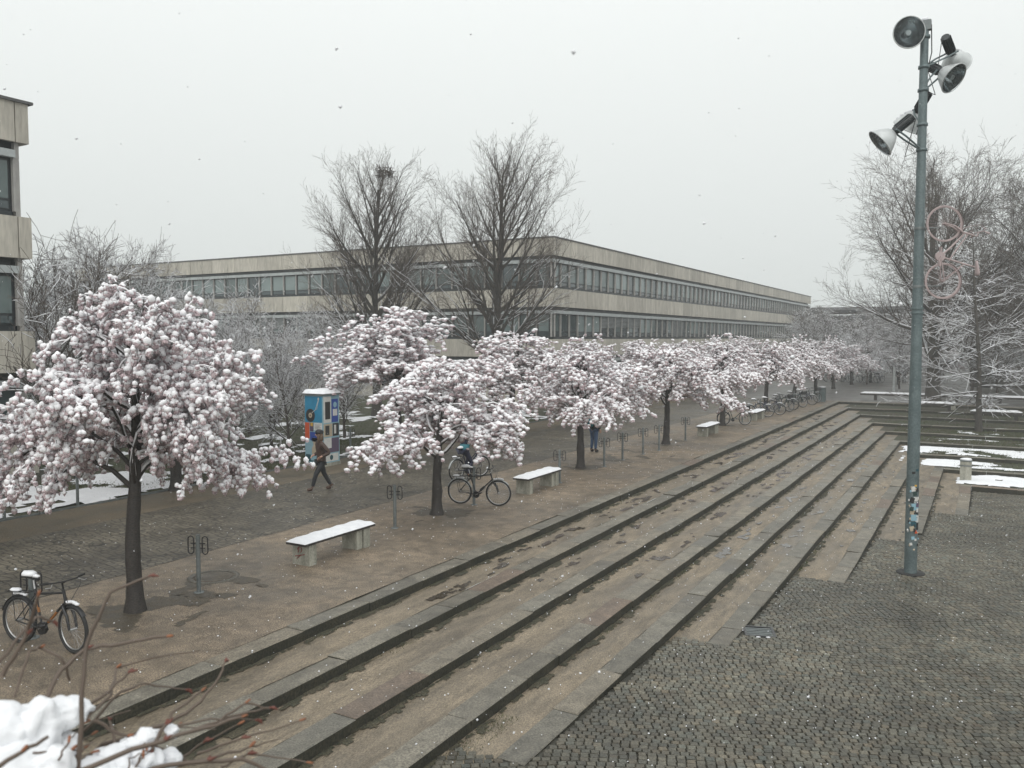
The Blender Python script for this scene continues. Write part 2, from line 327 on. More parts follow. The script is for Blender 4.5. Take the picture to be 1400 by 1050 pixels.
# far side: deeper terraces, kerbs running across
for i, ky in enumerate(KY):
    z = -i * SH; x = KX[i] + .005
    while x < 9:
        k = R.randrange(16); ln = LENS[k % 8]; o = lay(SM[(False, k)], (x + ln / 2, ky + KW / 2, z + R.gauss(0, .003))); o.scale.x = (ln - .007) / ln; x += ln
    o = lay(SM[(False, 3)], (x + 20, ky + KW / 2, z)); o.scale.x = 40 / 1.6
TM = ['pave', 'terr_grass', 'terr_grass', 'terr_grass', 'terr_grass', 'terr_grass', 'terr_grass', 'terr_grass', 'terr_grass']
for i in range(1, 9):
    y1 = KY[i - 1] + .02; y0 = KY[i] + KW - .02
    grid_sheet('terrace_bed', KX[i] - KW + .02, 12, y0, y1, -i * SH - .012, .3, .02, 'tread' if i < 1 else 'terr_grass', parent=steps)
    tag(MB().add([(12, y0, -i * SH), (49, y0, -i * SH), (49, y1, -i * SH), (12, y1, -i * SH)], [(0, 1, 2, 3)]).build('terrace_bed', 'terr_grass', steps))
# gravel walk strip continuing above the first far kerb
grid_sheet('gravel_landing', KX[0] - .36, 12, KY[0] + KW - .02, 62.02, -.002, .3, .006, 'gravel')

# ------------------------------------------------------------------ sunken square: joint bed and laid cobbles
lower = grid_sheet('sunken_square', -9.2, 40, -12, 36.1, -.028, .5, 0, 'joint', zf=np.vectorize(lambda x, y: plaza_z(y)))
far = grid_sheet('cobbles_beyond', 5.0, 40, -12, 36.0, -.004, 1.0, 0, 'pathcobble', zf=np.vectorize(lambda x, y: plaza_z(y)), parent=lower)
rs = np.random.RandomState(5)
ca, sa = math.cos(.50), math.sin(.50)
P = .103; PU = .114; us = np.arange(-26, 30, PU); st = []
for r_i, v in enumerate(np.arange(-8, 44, P * .99)):
    uu = us + rs.uniform(-.008, .008) + r_i * PU / 2 % PU + np.cumsum(rs.normal(0, .0022, len(us)))
    for u in uu: st.append((u, v))
st = np.array(st); u, v = st[:, 0], st[:, 1]
bow = .035 * np.sin(u * 1.9 + .3) + .20 * np.sin(u * .5 + v * .12) + .02 * np.sin(v * 2.1 + u * .7)
vv = v + bow + rs.normal(0, .003, len(v)); uw = u + .03 * np.sin(v * .9) + .12 * np.sin(v * .33 + 1)
x = uw * ca - vv * sa; y = uw * sa + vv * ca
slope = (.066 * np.cos(u * 1.9 + .3) + .10 * np.cos(u * .5 + v * .12))
keep = (x > -6.4) & (x < 5.0) & (y > 5.2) & (y < 35.7) & (x > -.32 * 0 + np.interp(y, [5, 35], [-6.4, -1]))
x, y, slope = x[keep], y[keep], slope[keep]
pz = np.interp(y, [-12, 34, 36, 50], [plaza_z(-12), plaza_z(34), plaza_z(36), plaza_z(50)])
sz = np.array([step_z(a) for a in x + .05]); sz2 = np.array([step_z(a) for a in x - .05])
keep = (pz > sz + .004) & (pz > sz2 + .004)
# room for the pole foot and the drain grate
GR = Vector((-3.36, 14.72))
keep &= ~((np.abs(x - GR.x) < .27) & (np.abs(y - GR.y) < .27)) & (np.hypot(x + 1.36, y - 20.6) > .19)
x, y, slope, pz = x[keep], y[keep], slope[keep], pz[keep]
N = len(x); ang = .50 + slope + rs.normal(0, .05, N)
hw = PU * .5 * rs.uniform(.84, .99, N); hh = P * .5 * rs.uniform(.84, .98, N)
hz = .0 + rs.normal(0, .0028, N)
cx4 = np.array([-1, 1, 1, -1]); cy4 = np.array([-1, -1, 1, 1])
def ring(k, dz, jit):
    lx = cx4[None] * (hw * k)[:, None] + rs.normal(0, jit, (N, 4)); ly = cy4[None] * (hh * k)[:, None] + rs.normal(0, jit, (N, 4))
    X = x[:, None] + lx * np.cos(ang)[:, None] - ly * np.sin(ang)[:, None]; Y = y[:, None] + lx * np.sin(ang)[:, None] + ly * np.cos(ang)[:, None]
    Z = (pz + hz)[:, None] + dz + rs.normal(0, .0012, (N, 4)); return np.stack([X, Y, Z], 2)
bott = ring(1.0, -.020, .003); top = ring(.86, 0, .003)
V = np.concatenate([bott, top], 1)          # N,8,3
q = [(4, 5, 6, 7)] + [(i, (i + 1) % 4, 4 + (i + 1) % 4, 4 + i) for i in range(4)]
q = np.array(q)
tn = rs.uniform(.72, 1.30, N) * np.where(rs.random_sample(N) < .04, 1.35, 1); wm = rs.normal(0, .05, N); big = .12 * np.sin(x * 1.1 + y * .4) + .10 * np.sin(y * .9 - x * .6)
tn = tn * (1 + big)
tint = np.stack([tn * (1 + wm), tn, tn * (1 - wm * .8), np.ones(N)], 1)
dist = np.hypot(np.hypot(x, y), H - pz)
az = np.arctan2(x, y) ; inview = (az < .03) & (az > -1.05)
order = np.argsort(np.where(inview & (dist > 9.2), dist, 1e6)); nearest = order[:290]; rest = order[290:]
def cob(idx, name, shared=None):
    k = len(idx); VV = V[idx].reshape(-1, 3); FF = (np.arange(k)[:, None, None] * 8 + q[None]).reshape(-1, 4)
    return VV, FF, np.repeat(tint[idx], 8, 0)
VV, FF, TT = cob(rest, 'c'); o = np_mesh('cobblestone_paving', VV, FF, ['cobble'], parent=lower, tint=TT); tag(o, kind='stuff')
for j in nearest:
    c = np.array([x[j], y[j], pz[j]]); o = np_mesh('cobblestone', V[j] - c, q, ['cobble'], parent=lower, tint=np.repeat(tint[[j]], 8, 0)); o.location = c

# ------------------------------------------------------------------ snow patches (irregular raised sheets)
def snow_patch(x0, x1, y0, y1, z, cover, thick=.03, step=.12, seed=0, edge=.25, scale=.7, ratio=1.0, mat='snow'):
    nx = int((x1 - x0) / step) + 1; ny = int((y1 - y0) / step) + 1
    xs = np.linspace(x0, x1, nx); ys = np.linspace(y0, y1, ny); Hh = np.zeros((ny, nx))
    for a in range(ny):
        for b_ in range(nx):
            px, py = xs[b_], ys[a]; v = noise.fractal(Vector((px * scale * ratio, py * scale, seed * 7.3)), .9, 2.1, 4)
            e = min(px - x0, x1 - px, (py - y0) * 1.0, y1 - py) / edge; Hh[a, b_] = v * .8 + (cover - .5) * 1.6 - max(0, 1 - e) * .6
    ok = Hh > 0; idx = -np.ones((ny, nx), int); fs = []; use = np.zeros((ny, nx), bool)
    for a in range(ny - 1):
        for b_ in range(nx - 1):
            if ok[a:a + 2, b_:b_ + 2].sum() >= 3: use[a:a + 2, b_:b_ + 2] = True; fs.append((a, b_))
    k = use.sum(); idx[use] = np.arange(k); A, B = np.nonzero(use)
    hgt = np.clip(Hh[use] * .12, 0, thick) ; ji = np.random.RandomState(seed).uniform(-.3, .3, (k, 2)) * step
    V = np.stack([xs[B] + ji[:, 0], ys[A] + ji[:, 1], z + hgt - .004], 1)
    if not fs: return np.zeros((0, 3)), np.zeros((0, 4), int)
    Fc = np.array([(idx[a, b_], idx[a, b_ + 1], idx[a + 1, b_ + 1], idx[a + 1, b_]) for a, b_ in fs]); return V, Fc
def snow_obj(parts, name='snow_patches', mat='snow', parent=None):
    Vs, Fs, o = [], [], 0
    for V_, F_ in parts: Vs.append(V_); Fs.append(F_ + o); o += len(V_)
    ob = np_mesh(name, np.concatenate(Vs), np.concatenate(Fs), [mat], smooth=True, parent=parent); tag(ob, kind='stuff'); return ob
snow_obj([snow_patch(-3.5, 9, 42.6, 45.3, -.90, .74, .05, .13, 1), snow_patch(-2.5, 9, 39.4, 42.0, -1.05, .52, .05, .13, 2, ratio=.5),
          snow_patch(-.9, 9, 36.2, 38.8, -1.20, .86, .06, .12, 3, edge=.4), snow_patch(-4.5, 9, 46.0, 48.3, -.75, .36, .03, .13, 4, ratio=.5),
          snow_patch(-4.9, -3.0, 34, 44.5, -.75, .02, .02, .12, 5), snow_patch(-3.3, -2.95, 36, 43, -.9, .35, .012, .1, 6, edge=.1),
          snow_patch(-1.5, .9, 49.2, 51, -.6, .50, .04, .12, 7)])
snow_obj([snow_patch(-24.6, -20.5, 4, 17.5, .02, .68, .06, .16, 11, edge=.2), snow_patch(-24.6, -20.5, 17.5, 34, .03, .36, .05, .16, 12, edge=.1, ratio=2),
          snow_patch(-34, -24.5, 8, 48, .03, .42, .05, .3, 13), snow_patch(-24.6, -20.5, 34, 60, .03, .45, .05, .25, 14)])
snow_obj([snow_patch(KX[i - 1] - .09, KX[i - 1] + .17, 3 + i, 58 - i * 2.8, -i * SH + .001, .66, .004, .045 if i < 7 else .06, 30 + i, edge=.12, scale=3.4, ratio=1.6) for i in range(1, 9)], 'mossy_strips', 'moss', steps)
snow_obj([snow_patch(-12.9, -10.6, 7.3, 9.8, .003, .62, .006, .09, 51, edge=.9, scale=1.6), snow_patch(-12.9, -10.7, 15.9, 18.2, .003, .62, .006, .09, 52, edge=.9, scale=1.6), snow_patch(-12.8, -10.8, 24.5, 26.6, .003, .62, .006, .1, 53, edge=.9, scale=1.6),
          snow_patch(-12.4, -10.2, 31.5, 35.4, .003, .5, .006, .12, 54, edge=.9, scale=1.3), snow_patch(-13, -10, 26.8, 31, .003, .33, .006, .12, 55, edge=.6, scale=1.3), snow_patch(-12.7, -10.7, 9.0, 11.2, .003, .45, .006, .09, 56, edge=.5, scale=1.5), snow_patch(-13, -9.6, 40, 60, .003, .35, .006, .2, 57, edge=.6, scale=.9)], 'damp_dirt_patches', 'wetdirt')
m, t, b = node_mat('puddle_water'); b.inputs['Base Color'].default_value = (.055, .046, .034, 1); b.inputs['Roughness'].default_value = .10; M['puddle'] = m
snow_obj([snow_patch(KX[i - 1] + .12, KX[i] - KW + .06, 9 + i * 2.2, 56 - i * 3, -i * SH + .0025, .38 if i < 6 else .30, .0015, .06, 70 + i, edge=.14, scale=1.7, ratio=2.2) for i in range(1, 8)] + [snow_patch(-12.5, -9.4, 22, 55, .006, .16, .0015, .10, 81, edge=.4, scale=1.0, ratio=2)], 'puddles', 'puddle', steps)
# ------------------------------------------------------------------ moss, grass tufts and blossom petals lying about
def tufts(name, boxes, mat, hgt, seed, w=.006):
    r = np.random.RandomState(seed); Vs = []; Fs = []; o = 0
    for (x0, x1, y0, y1, z, n_) in boxes:
        cx_ = r.uniform(x0, x1, n_); cy_ = r.uniform(y0, y1, n_); a = r.uniform(0, 2 * PI, n_); h_ = hgt * r.uniform(.4, 1.2, n_)
        base = np.stack([cx_, cy_, np.full(n_, z)], 1); d = np.stack([np.cos(a), np.sin(a), np.zeros(n_)], 1) * w; t_ = np.stack([r.normal(0, .4, n_) * h_, r.normal(0, .4, n_) * h_, h_], 1)
        Vs.append(np.stack([base - d, base + d, base + t_], 1).reshape(-1, 3)); Fs.append(np.arange(n_ * 3).reshape(-1, 3) + o); o += n_ * 3
    return tag(np_mesh(name, np.concatenate(Vs), np.concatenate(Fs), [mat]), kind='stuff')
bx = []
for i in range(1, 7):
    for c in range(14):
        yy = R.uniform(6 + i * 1.2, 30); bx.append((KX[i - 1] + .01, KX[i - 1] + R.uniform(.05, .2), yy, yy + R.uniform(.2, 1.0), -i * SH - .02, 90))
bx += [(KX[3] + .02, KX[3] + .35, 7.4, 9.4, -.62, 700), (KX[4] + .02, KX[4] + .2, 12, 13.6, -.78, 260)]
tufts('moss_and_grass_tufts', bx, 'blade', .035, 1)
tufts('terrace_grass', [(KX[i] + .3, 8, KY[i] + .4, KY[i - 1], -i * SH - .01, 5000) for i in (4, 5, 6)] + [(KX[i] + .3, 8, KY[i] + .4, KY[i - 1], -i * SH - .01, 1500) for i in (2, 3, 7)], 'blade', .07, 2, .014)
tufts('lawn_grass', [(-25, -20.5, 14, 40, .0, 26000), (-36, -25, 12, 48, 0, 15000)], 'blade', .08, 3, .012)
def specks(name, spots, mat, smin, smax, seed):
    r = np.random.RandomState(seed); n_ = len(spots); s_ = r.uniform(smin, smax, n_); V0 = np.array([(1, 0, 0), (-1, 0, 0), (0, 1, 0), (0, -1, 0), (0, 0, .8), (0, 0, -.8)])
    F0 = np.array([(0, 2, 4), (2, 1, 4), (1, 3, 4), (3, 0, 4), (2, 0, 5), (1, 2, 5), (3, 1, 5), (0, 3, 5)])
    a = r.uniform(0, PI, n_); c, s = np.cos(a), np.sin(a); VV = V0[None] * s_[:, None, None] * r.uniform(.6, 1.4, (n_, 6, 1))
    X = VV[..., 0] * c[:, None] - VV[..., 1] * s[:, None]; Y = VV[..., 0] * s[:, None] + VV[..., 1] * c[:, None]
    VV = np.stack([X, Y, VV[..., 2]], 2) + np.asarray(spots)[:, None, :]
    return tag(np_mesh(name, VV.reshape(-1, 3), (np.arange(n_)[:, None, None] * 6 + F0[None]).reshape(-1, 3), [mat], smooth=True), kind='stuff')
sp_ = []
for _ in range(2600):
    x_, y_ = R.uniform(-18, 3), R.uniform(4, 34); z_ = 0.0
    if x_ > KX[0]: z_ = max(step_z(x_), plaza_z(y_))
    sp_.append((x_, y_, z_ + .004))
specks('fallen_petals', sp_, 'snow', .006, .016, 4)
fl = []
while len(fl) < 6500:
    p = Vector((R.uniform(-24, 6), R.uniform(.3, 36), R.uniform(-.9, 12)))
    if (p - CAM).length > 1.6: fl.append(p)
for k_ in range(90):
    p = at_depth(R.uniform(0, 1400), R.uniform(0, 1050), R.uniform(2.6, 8)); fl += [p, p + Vector((.003, .002, .004))]
specks('falling_snow', fl, 'snow', .003, .0085, 9)

# ------------------------------------------------------------------ buildings
def facade(root, O, dr, nrm, n_mod, mod, zs, win_per, blinds=(), seedk=0, corner_gap=True, depth=.5):
    """O corner (x,y), dr unit dir along the wall, nrm outward; zs dict of floors"""
    rr = random.Random(seedk); dr = Vector((*dr, 0)); nrm = Vector((*nrm, 0)); O = Vector((*O, 0)); ang = math.atan2(dr.y, dr.x); RM = Matrix.Rotation(ang, 4, 'Z')
    def bx_(a0, a1, off, th, z0, z1, mat, name, parent=root, cache={}):
        key = (round(a1 - a0, 3), round(th, 3), round(z1 - z0, 3), mat, name)
        if key not in cache:
            o = MB().box((0, 0, 0), (a1 - a0, th, z1 - z0)).build(name, mat); cache[key] = o.data; COL.objects.unlink(o)
        o = bpy.data.objects.new(name, cache[key]); link(o, parent)
        c = O + dr * ((a0 + a1) / 2) + nrm * (off - th / 2); c.z = (z0 + z1) / 2
        if parent is not root: c = parent.matrix_basis.inverted() @ c; o.location = c
        else: o.location = c; o.rotation_euler = (0, 0, ang)
        return o
    Ltot = n_mod * mod
    for fl_ in zs:
        b0, b1 = fl_['band']
        for k in range(n_mod): bx_(k * mod + .012, (k + 1) * mod - .012, rr.uniform(-.003, .003), .14, b0, b1, 'conc', 'concrete_panel')
        if 'win' not in fl_: continue
        w0, w1 = fl_['win']
        bx_(.1, Ltot - .1, -.28, .12, w1, b0 + .1, 'dark', 'lintel')
        bx_(-.0, Ltot, -.02, .16, w1 + .02, w1 + .24, 'alu', 'blind_box')
        bx_(.1, Ltot - .1, -.14, .10, w0 - .17, w0 - .02, 'dark', 'sill')
        nw = n_mod * win_per; ww = mod / win_per
        for k in range(nw):
            a0 = k * ww; a1 = a0 + ww; md = k // win_per
            fr = bx_(a0 + .05, a1 - .05, -.24, .10, w0, w1, 'dark', 'window')
            gl = rr.choice(['glassA', 'glassC', 'glassB', 'glassB', 'glassC'])
            z_split = w0 + (w1 - w0) * .2
            bx_(a0 + .13, a1 - .13, -.228, .012, z_split + .05, w1 - .07, gl, 'pane', fr); bx_(a0 + .13, a1 - .13, -.228, .012, w0 + .06, z_split - .03, 'glassA', 'pane', fr)
            if fl_.get('blinds') and md in fl_['blinds']:
                hgt = (w1 - w0) * fl_['blinds'][md]; sl_ = MB(); ns = max(3, int(hgt / .1))
                for q_ in range(ns):
                    sl_.box((0, 0, -q_ * hgt / ns - .03), (ww - .1, .05, .055), mat=Matrix.Rotation(.7, 4, 'X'))
                o = sl_.build('louvre_blind', 'blind', root); c = O + dr * ((a0 + a1) / 2) + nrm * (-.14); c.z = w1; o.location = c; o.rotation_euler = (0, 0, ang); o['kind'] = 'stuff'
        for k in range(nw + 1):
            if k % win_per == 0 or win_per <= 2: bx_(k * ww - .035, k * ww + .035, -.10, .12, w0 - .02, w1 + .02, 'mullion', 'mullion')
ZL = [dict(band=(10.17, 11.33)), dict(band=(6.77, 7.99), win=(8.16, 9.71)), dict(band=(3.37, 4.60), win=(4.78, 6.31)), dict(band=(0.0, 1.2), win=(1.4, 2.93))]
def storeys(dz, blinds={}):
    out = []; tops = [10.17, 6.77, 3.37, 0]
    out.append(dict(band=(10.17 + dz, 11.33 + dz)))
    for k, (b, w) in enumerate((((6.77, 7.99), (8.16, 9.69)), ((3.37, 4.60), (4.78, 6.29)), ((.30, 1.2), (1.4, 2.90)))):
        d = dict(band=(b[0] + dz, b[1] + dz), win=(w[0] + dz, w[1] + dz))
        if k in blinds: d['blinds'] = blinds[k]
        out.append(d)
    return out
BX = -25.05
# near wing at the left edge: wall runs along Y and ends at Y = 14.83
wing = tag(empty('concrete_wing'), 'concrete panel wing building cut by the left edge of the photo, nearest building', 'building')
facade(wing, (BX + .02, 14.83 - .42), (0, -1), (1, 0), 9, 2.75, storeys(0), 1, seedk=3)
b = MB(); b.box((BX - 6.1, 14.83 - 12.72, 5.6), (11.4, 25, 11.1)); b.build('wall', 'dark', wing)
for z0, z1 in ((10.17, 11.33), (6.77, 7.99), (3.37, 4.6), (.3, 1.2)):
    o = MB().box((BX - .05, 14.83 - .21, (z0 + z1) / 2), (.14, .38, z1 - z0)).build('concrete_panel', 'conc', wing)
    for k in range(4): MB().box((BX - .12 - 1.35 - k * 2.75, 14.83 - .07, (z0 + z1) / 2), (2.7, .14, z1 - z0)).build('concrete_panel', 'conc', wing)
for z0, z1 in ((8, 10.17), (4.6, 6.77), (1.2, 3.37)): MB().box((BX - .22, 14.83 - .3, (z0 + z1) / 2), (.14, .14, z1 - z0)).build('corner_post', 'mullion', wing)
b = MB(); b.box((BX - 6, 14.83 - 12.7, 11.37), (12.2, 25.6, .08)); b.build('roof', 'roof', wing)
# main building: corner at (-25.05, 49.56)
mainb = tag(empty('long_concrete_building'), 'long low concrete panel office building with ribbon windows behind the cherry trees', 'building')
DZ = -.28
facade(mainb, (BX, 49.56), (0, 1), (1, 0), 34, 2.72, storeys(DZ, {1: {4: .55, 5: .55, 3: .6, 9: 1}}), 2, seedk=11)
facade(mainb, (BX, 49.56), (-1, 0), (0, -1), 19, 2.72, storeys(DZ, {1: {14: 1, 13: 1, 12: 1, 9: .6}}), 2, seedk=12)
b = MB(); b.box((BX - 26, 49.56 + 46.3, 5.45), (51.2, 92, 10.95)); b.build('wall', 'dark', mainb)
b = MB(); b.box((BX - 26, 49.56 + 46.3, 11.08), (52.1, 92.7, .09)); b.build('roof', 'roof', mainb)
# low glass pavilion far away and brown block on the right
far = tag(empty('far_pavilion'), 'distant pale green glazed pavilion with flat roof at the end of the square', 'building')
b = MB(); b.box((-24, 168, 4.2), (30, 20, 8.4)); b.build('wall', 'glassC', far)
b = MB(); b.box((-22, 166, 9.4), (40, 28, .5)); b.build('roof', 'roof', far)
for k in range(9): b = MB(); b.tube([(-40 + k * 4, 152.5, 0), (-40 + k * 4, 152.5, 9.1)], .12, 6); b.build('column', 'dark', far)
for k in range(15): MB().box((-38 + k * 2, 157.9, 4.3), (.15, .12, 8)).build('mullion', 'mullion', far)
bb = tag(empty('brown_block'), 'dark brown brick block with a blue grey roof band behind the terrace trees', 'building')
for k in range(24):
    for q_ in range(2): MB().box((-1.3 + .98 + k * 2, 84.9, 2.1 + q_ * 4.1), (1.94, .2, 4.05)).build('wall_panel', 'wall_brown', bb)
b = MB(); b.box((22.5, 95, 5), (47.4, 19.8, 10)); b.build('wall', 'wall_brown', bb)
b = MB(); b.box((22.5, 95, 9.35), (48, 20.8, 1.5)); b.build('roof', 'wallblue', bb)
b = MB(); b.box((22.5, 95, 10.14), (48.2, 21, .08)); b.build('snow_cover', 'snow', bb)

# ------------------------------------------------------------------ trees
def tubes_np(polys, sides):
    """list of (pts, radii) -> V, F, up-ness of each face"""
    groups = {}
    for p, r in polys: groups.setdefault(len(p), []).append((p, r))
    Vs, Fs, Us, o = [], [], [], 0; ang = np.arange(sides) * 2 * PI / sides
    for n_, lst in groups.items():
        Pp = np.array([[tuple(q_) for q_ in p] for p, _ in lst], np.float32); Rr = np.array([r for _, r in lst], np.float32); B = len(lst)
        T = np.gradient(Pp, axis=1); T /= np.linalg.norm(T, axis=2, keepdims=True) + 1e-9
        ref = np.where(np.abs(T[:, :1, 2:3]) < .85, np.array([0, 0, 1.]), np.array([1., 0, 0])); ref = np.broadcast_to(ref, T.shape)
        U = np.cross(T, ref); U /= np.linalg.norm(U, axis=2, keepdims=True) + 1e-9; Wv = np.cross(U, T)
        D = U[:, :, None, :] * np.cos(ang)[None, None, :, None] + Wv[:, :, None, :] * np.sin(ang)[None, None, :, None]
        V = Pp[:, :, None, :] + D * Rr[:, :, None, None]; Vs.append(V.reshape(-1, 3))
        bi = np.arange(B)[:, None, None] * (n_ * sides); i = np.arange(n_ - 1)[None, :, None] * sides; k = np.arange(sides)[None, None, :]; k2 = (k + 1) % sides
        Fc = np.stack([bi + i + k, bi + i + k2, bi + i + sides + k2, bi + i + sides + k], 3).reshape(-1, 4) + o; Fs.append(Fc); o += B * n_ * sides
    if not Vs: return np.zeros((0, 3)), np.zeros((0, 4), int)
    return np.concatenate(Vs), np.concatenate(Fs)
def grow(rng, p, d, Ln, r, lvl, P, out):
    n_ = P['n'][lvl]; st_ = Ln / n_; pts = [p.copy()]; dirs = []; d = d.copy()
    for k in range(n_):
        w = P['wob'][lvl]; tr = P['trop'][lvl]; tr = tr(k / n_) if callable(tr) else tr
        d = (d + Vector((rng.gauss(0, w), rng.gauss(0, w), rng.gauss(0, w) + tr))).normalized(); dirs.append(d.copy()); p = p + d * st_; pts.append(p)
    tip = P['tip'][lvl]; rad = [max(P['rmin'], r * (1 - (1 - tip) * (k / n_) ** .9)) for k in range(n_ + 1)]
    if lvl == 0 and 'flare' in P: rad[0] *= P['flare']
    out[lvl].append((pts, rad))
    if lvl + 1 >= P['levels']: return
    cnt = P['nc'][lvl]; cnt = int(cnt(Ln) if callable(cnt) else cnt)
    for c in range(cnt):
        t_ = P['start'][lvl] + (1 - P['start'][lvl]) * ((c + rng.random()) / cnt); t_ = min(t_, .999); k = int(t_ * n_); f = t_ * n_ - k
        q_ = pts[k].lerp(pts[k + 1], f); td = dirs[k]
        a = P['ang'][lvl]; a = a(t_) if callable(a) else a; a += rng.gauss(0, .12)
        axis = td.orthogonal().normalized(); axis.rotate(Matrix.Rotation((c * 2.4 + rng.gauss(0, .5)) if lvl == 0 else rng.uniform(0, 2 * PI), 3, td))
        nd = td.copy(); nd.rotate(Matrix.Rotation(a, 3, axis))
        if lvl > 0 and P.get('flatten'): nd.z *= P['flatten']; nd.normalize()
        ll = P['len'][lvl]; ll = ll(t_, Ln) if callable(ll) else ll * Ln; ll *= rng.uniform(.75, 1.2)
        rr_ = max(P['rmin'], rad[k] * P['rr'][lvl]); grow(rng, q_, nd, ll, rr_, lvl + 1, P, out)
def tree_polys(seed, P, height, r0, lean=(0, 0)):
    rng = random.Random(seed); out = [[] for _ in range(P['levels'])]
    grow(rng, Vector((0, 0, -.1)), Vector((lean[0], lean[1], 1)).normalized(), height, r0, 0, P, out); return out
def snow_on(polys, prob, rng, k=.75, add=.004, zmax=99, tmax=.8):
    res = []
    for p, r in polys:
        if rng.random() > prob or len(p) < 3: continue
        t_ = (p[-1] - p[0]).normalized()
        if abs(t_.z) > tmax or p[0].z > zmax: continue
        rs_ = [(q_ * k + add) for q_ in r]; rs_[0] *= .3; rs_[-1] *= .3; res.append(([pt + Vector((0, 0, q_ * .75 + add * .5)) for pt, q_ in zip(p, r)], rs_))
    return res
def bare_tree(seed, P, height, r0, bark='bark', snowp=(.0, .9, .8, .5), zmax=99, lean=(0, 0), sadd=.006, name='bare_tree'):
    rng = random.Random(seed + 1); out = tree_polys(seed, P, height, r0, lean); root = empty(name)
    V, Fc = tubes_np(out[0], 10); tr = np_mesh('trunk', V, Fc, [bark], smooth=True, parent=root)
    V, Fc = tubes_np(out[1], 5); tag(np_mesh('limbs', V, Fc, [bark], smooth=True, parent=root), kind='stuff')
    fine = [q_ for lv in out[2:] for q_ in lv]
    V, Fc = tubes_np(fine, 3); tag(np_mesh('crown', V, Fc, ['twig'], parent=root), kind='stuff')
    sn = []
    for lv, pr in zip(out, snowp): sn += snow_on(lv, pr, rng, add=sadd, zmax=zmax)
    if sn: V, Fc = tubes_np(sn, 3); tag(np_mesh('snow_on_branches', V, Fc, ['snow'], smooth=True, parent=root), kind='stuff')
    return root
def cherry(seed, height=4.6, rad=2.9, dens=1.0, trunk_h=1.9, r0=.13, clump=.066, nl=17):
    rng = random.Random(seed); nr = np.random.RandomState(seed)
    P = dict(levels=4, n=[16, 10, 6, 4], wob=[.02, .15, .18, .18], trop=[0, lambda t: .12 - .42 * t, lambda t: -.05 - .26 * t, -.26], tip=[.28, .22, .25, .4], rmin=.004, flare=1.5,
             nc=[nl, lambda L_: 6 + 4.2 * L_, lambda L_: 3 + 5 * L_, 0], start=[.40, .22, .15, 0], ang=[lambda t: 1.25 - .5 * t, .75, .8], len=[lambda t, L_: rad * (1.26 - 1.06 * t), .40, .42], rr=[.42, .5, .5], flatten=.75)
    out = tree_polys(seed, P, height * .86, r0); root = empty('cherry_tree')
    V, Fc = tubes_np([(p, [max(q_, .02) * (1 + .07 * math.sin(k_ * 2.3)) for k_, q_ in enumerate(r)]) for p, r in out[0]], 14); V = V + nr.normal(0, .006, V.shape); np_mesh('trunk', V, Fc, ['cherrybark'], smooth=True, parent=root)
    V, Fc = tubes_np(out[1], 6); tag(np_mesh('limbs', V, Fc, ['cherrybark'], smooth=True, parent=root), kind='stuff')
    zm_ = 1.45 if nl > 25 else 1.2
    out[2] = [q_ for q_ in out[2] if q_[0][-1].z > zm_]; out[3] = [q_ for q_ in out[3] if q_[0][-1].z > zm_]
    V, Fc = tubes_np(out[2] + out[3], 3); tag(np_mesh('twigs', V, Fc, ['cherrybark'], parent=root), kind='stuff')
    sn = snow_on(out[1], .95, rng, .8, .012) + snow_on(out[2], .7, rng, .9, .009); V, Fc = tubes_np(sn, 4); tag(np_mesh('snow_on_branches', V, Fc, ['snowcap'], smooth=True, parent=root), kind='stuff')
    C = []
    for lv, spc, s0 in ((1, .16, .4), (2, .115, .1), (3, .095, .15)):
        for p, r in out[lv]:
            Ln = sum((p[k + 1] - p[k]).length for k in range(len(p) - 1)); m_ = max(1, int(Ln / spc * dens))
            for q_ in range(m_):
                t_ = s0 + (1 - s0) * (q_ + rng.random()) / m_; t_ = min(t_, .999); k = int(t_ * (len(p) - 1)); c = p[k].lerp(p[k + 1], t_ * (len(p) - 1) - k)
                if c.z < (1.5 if nl > 25 else 1.3): continue
                if rng.random() < (.5 if c.z > height * .66 else .12): continue
                if math.hypot(c.x, c.y) < .75 and rng.random() < .40: continue
                C.append((c.x + rng.gauss(0, .02), c.y + rng.gauss(0, .02), c.z - .01))
    C = np.array(C); N_ = len(C)
    base = np.array(ICO[1][0] if False else ICO[2][0]); Fi = np.array(ICO[2][1])
    # 42-vertex sphere is enough at this size
    base = np.array(ico(2)[0]); Fi = np.array(ico(2)[1])
    return root, C, out
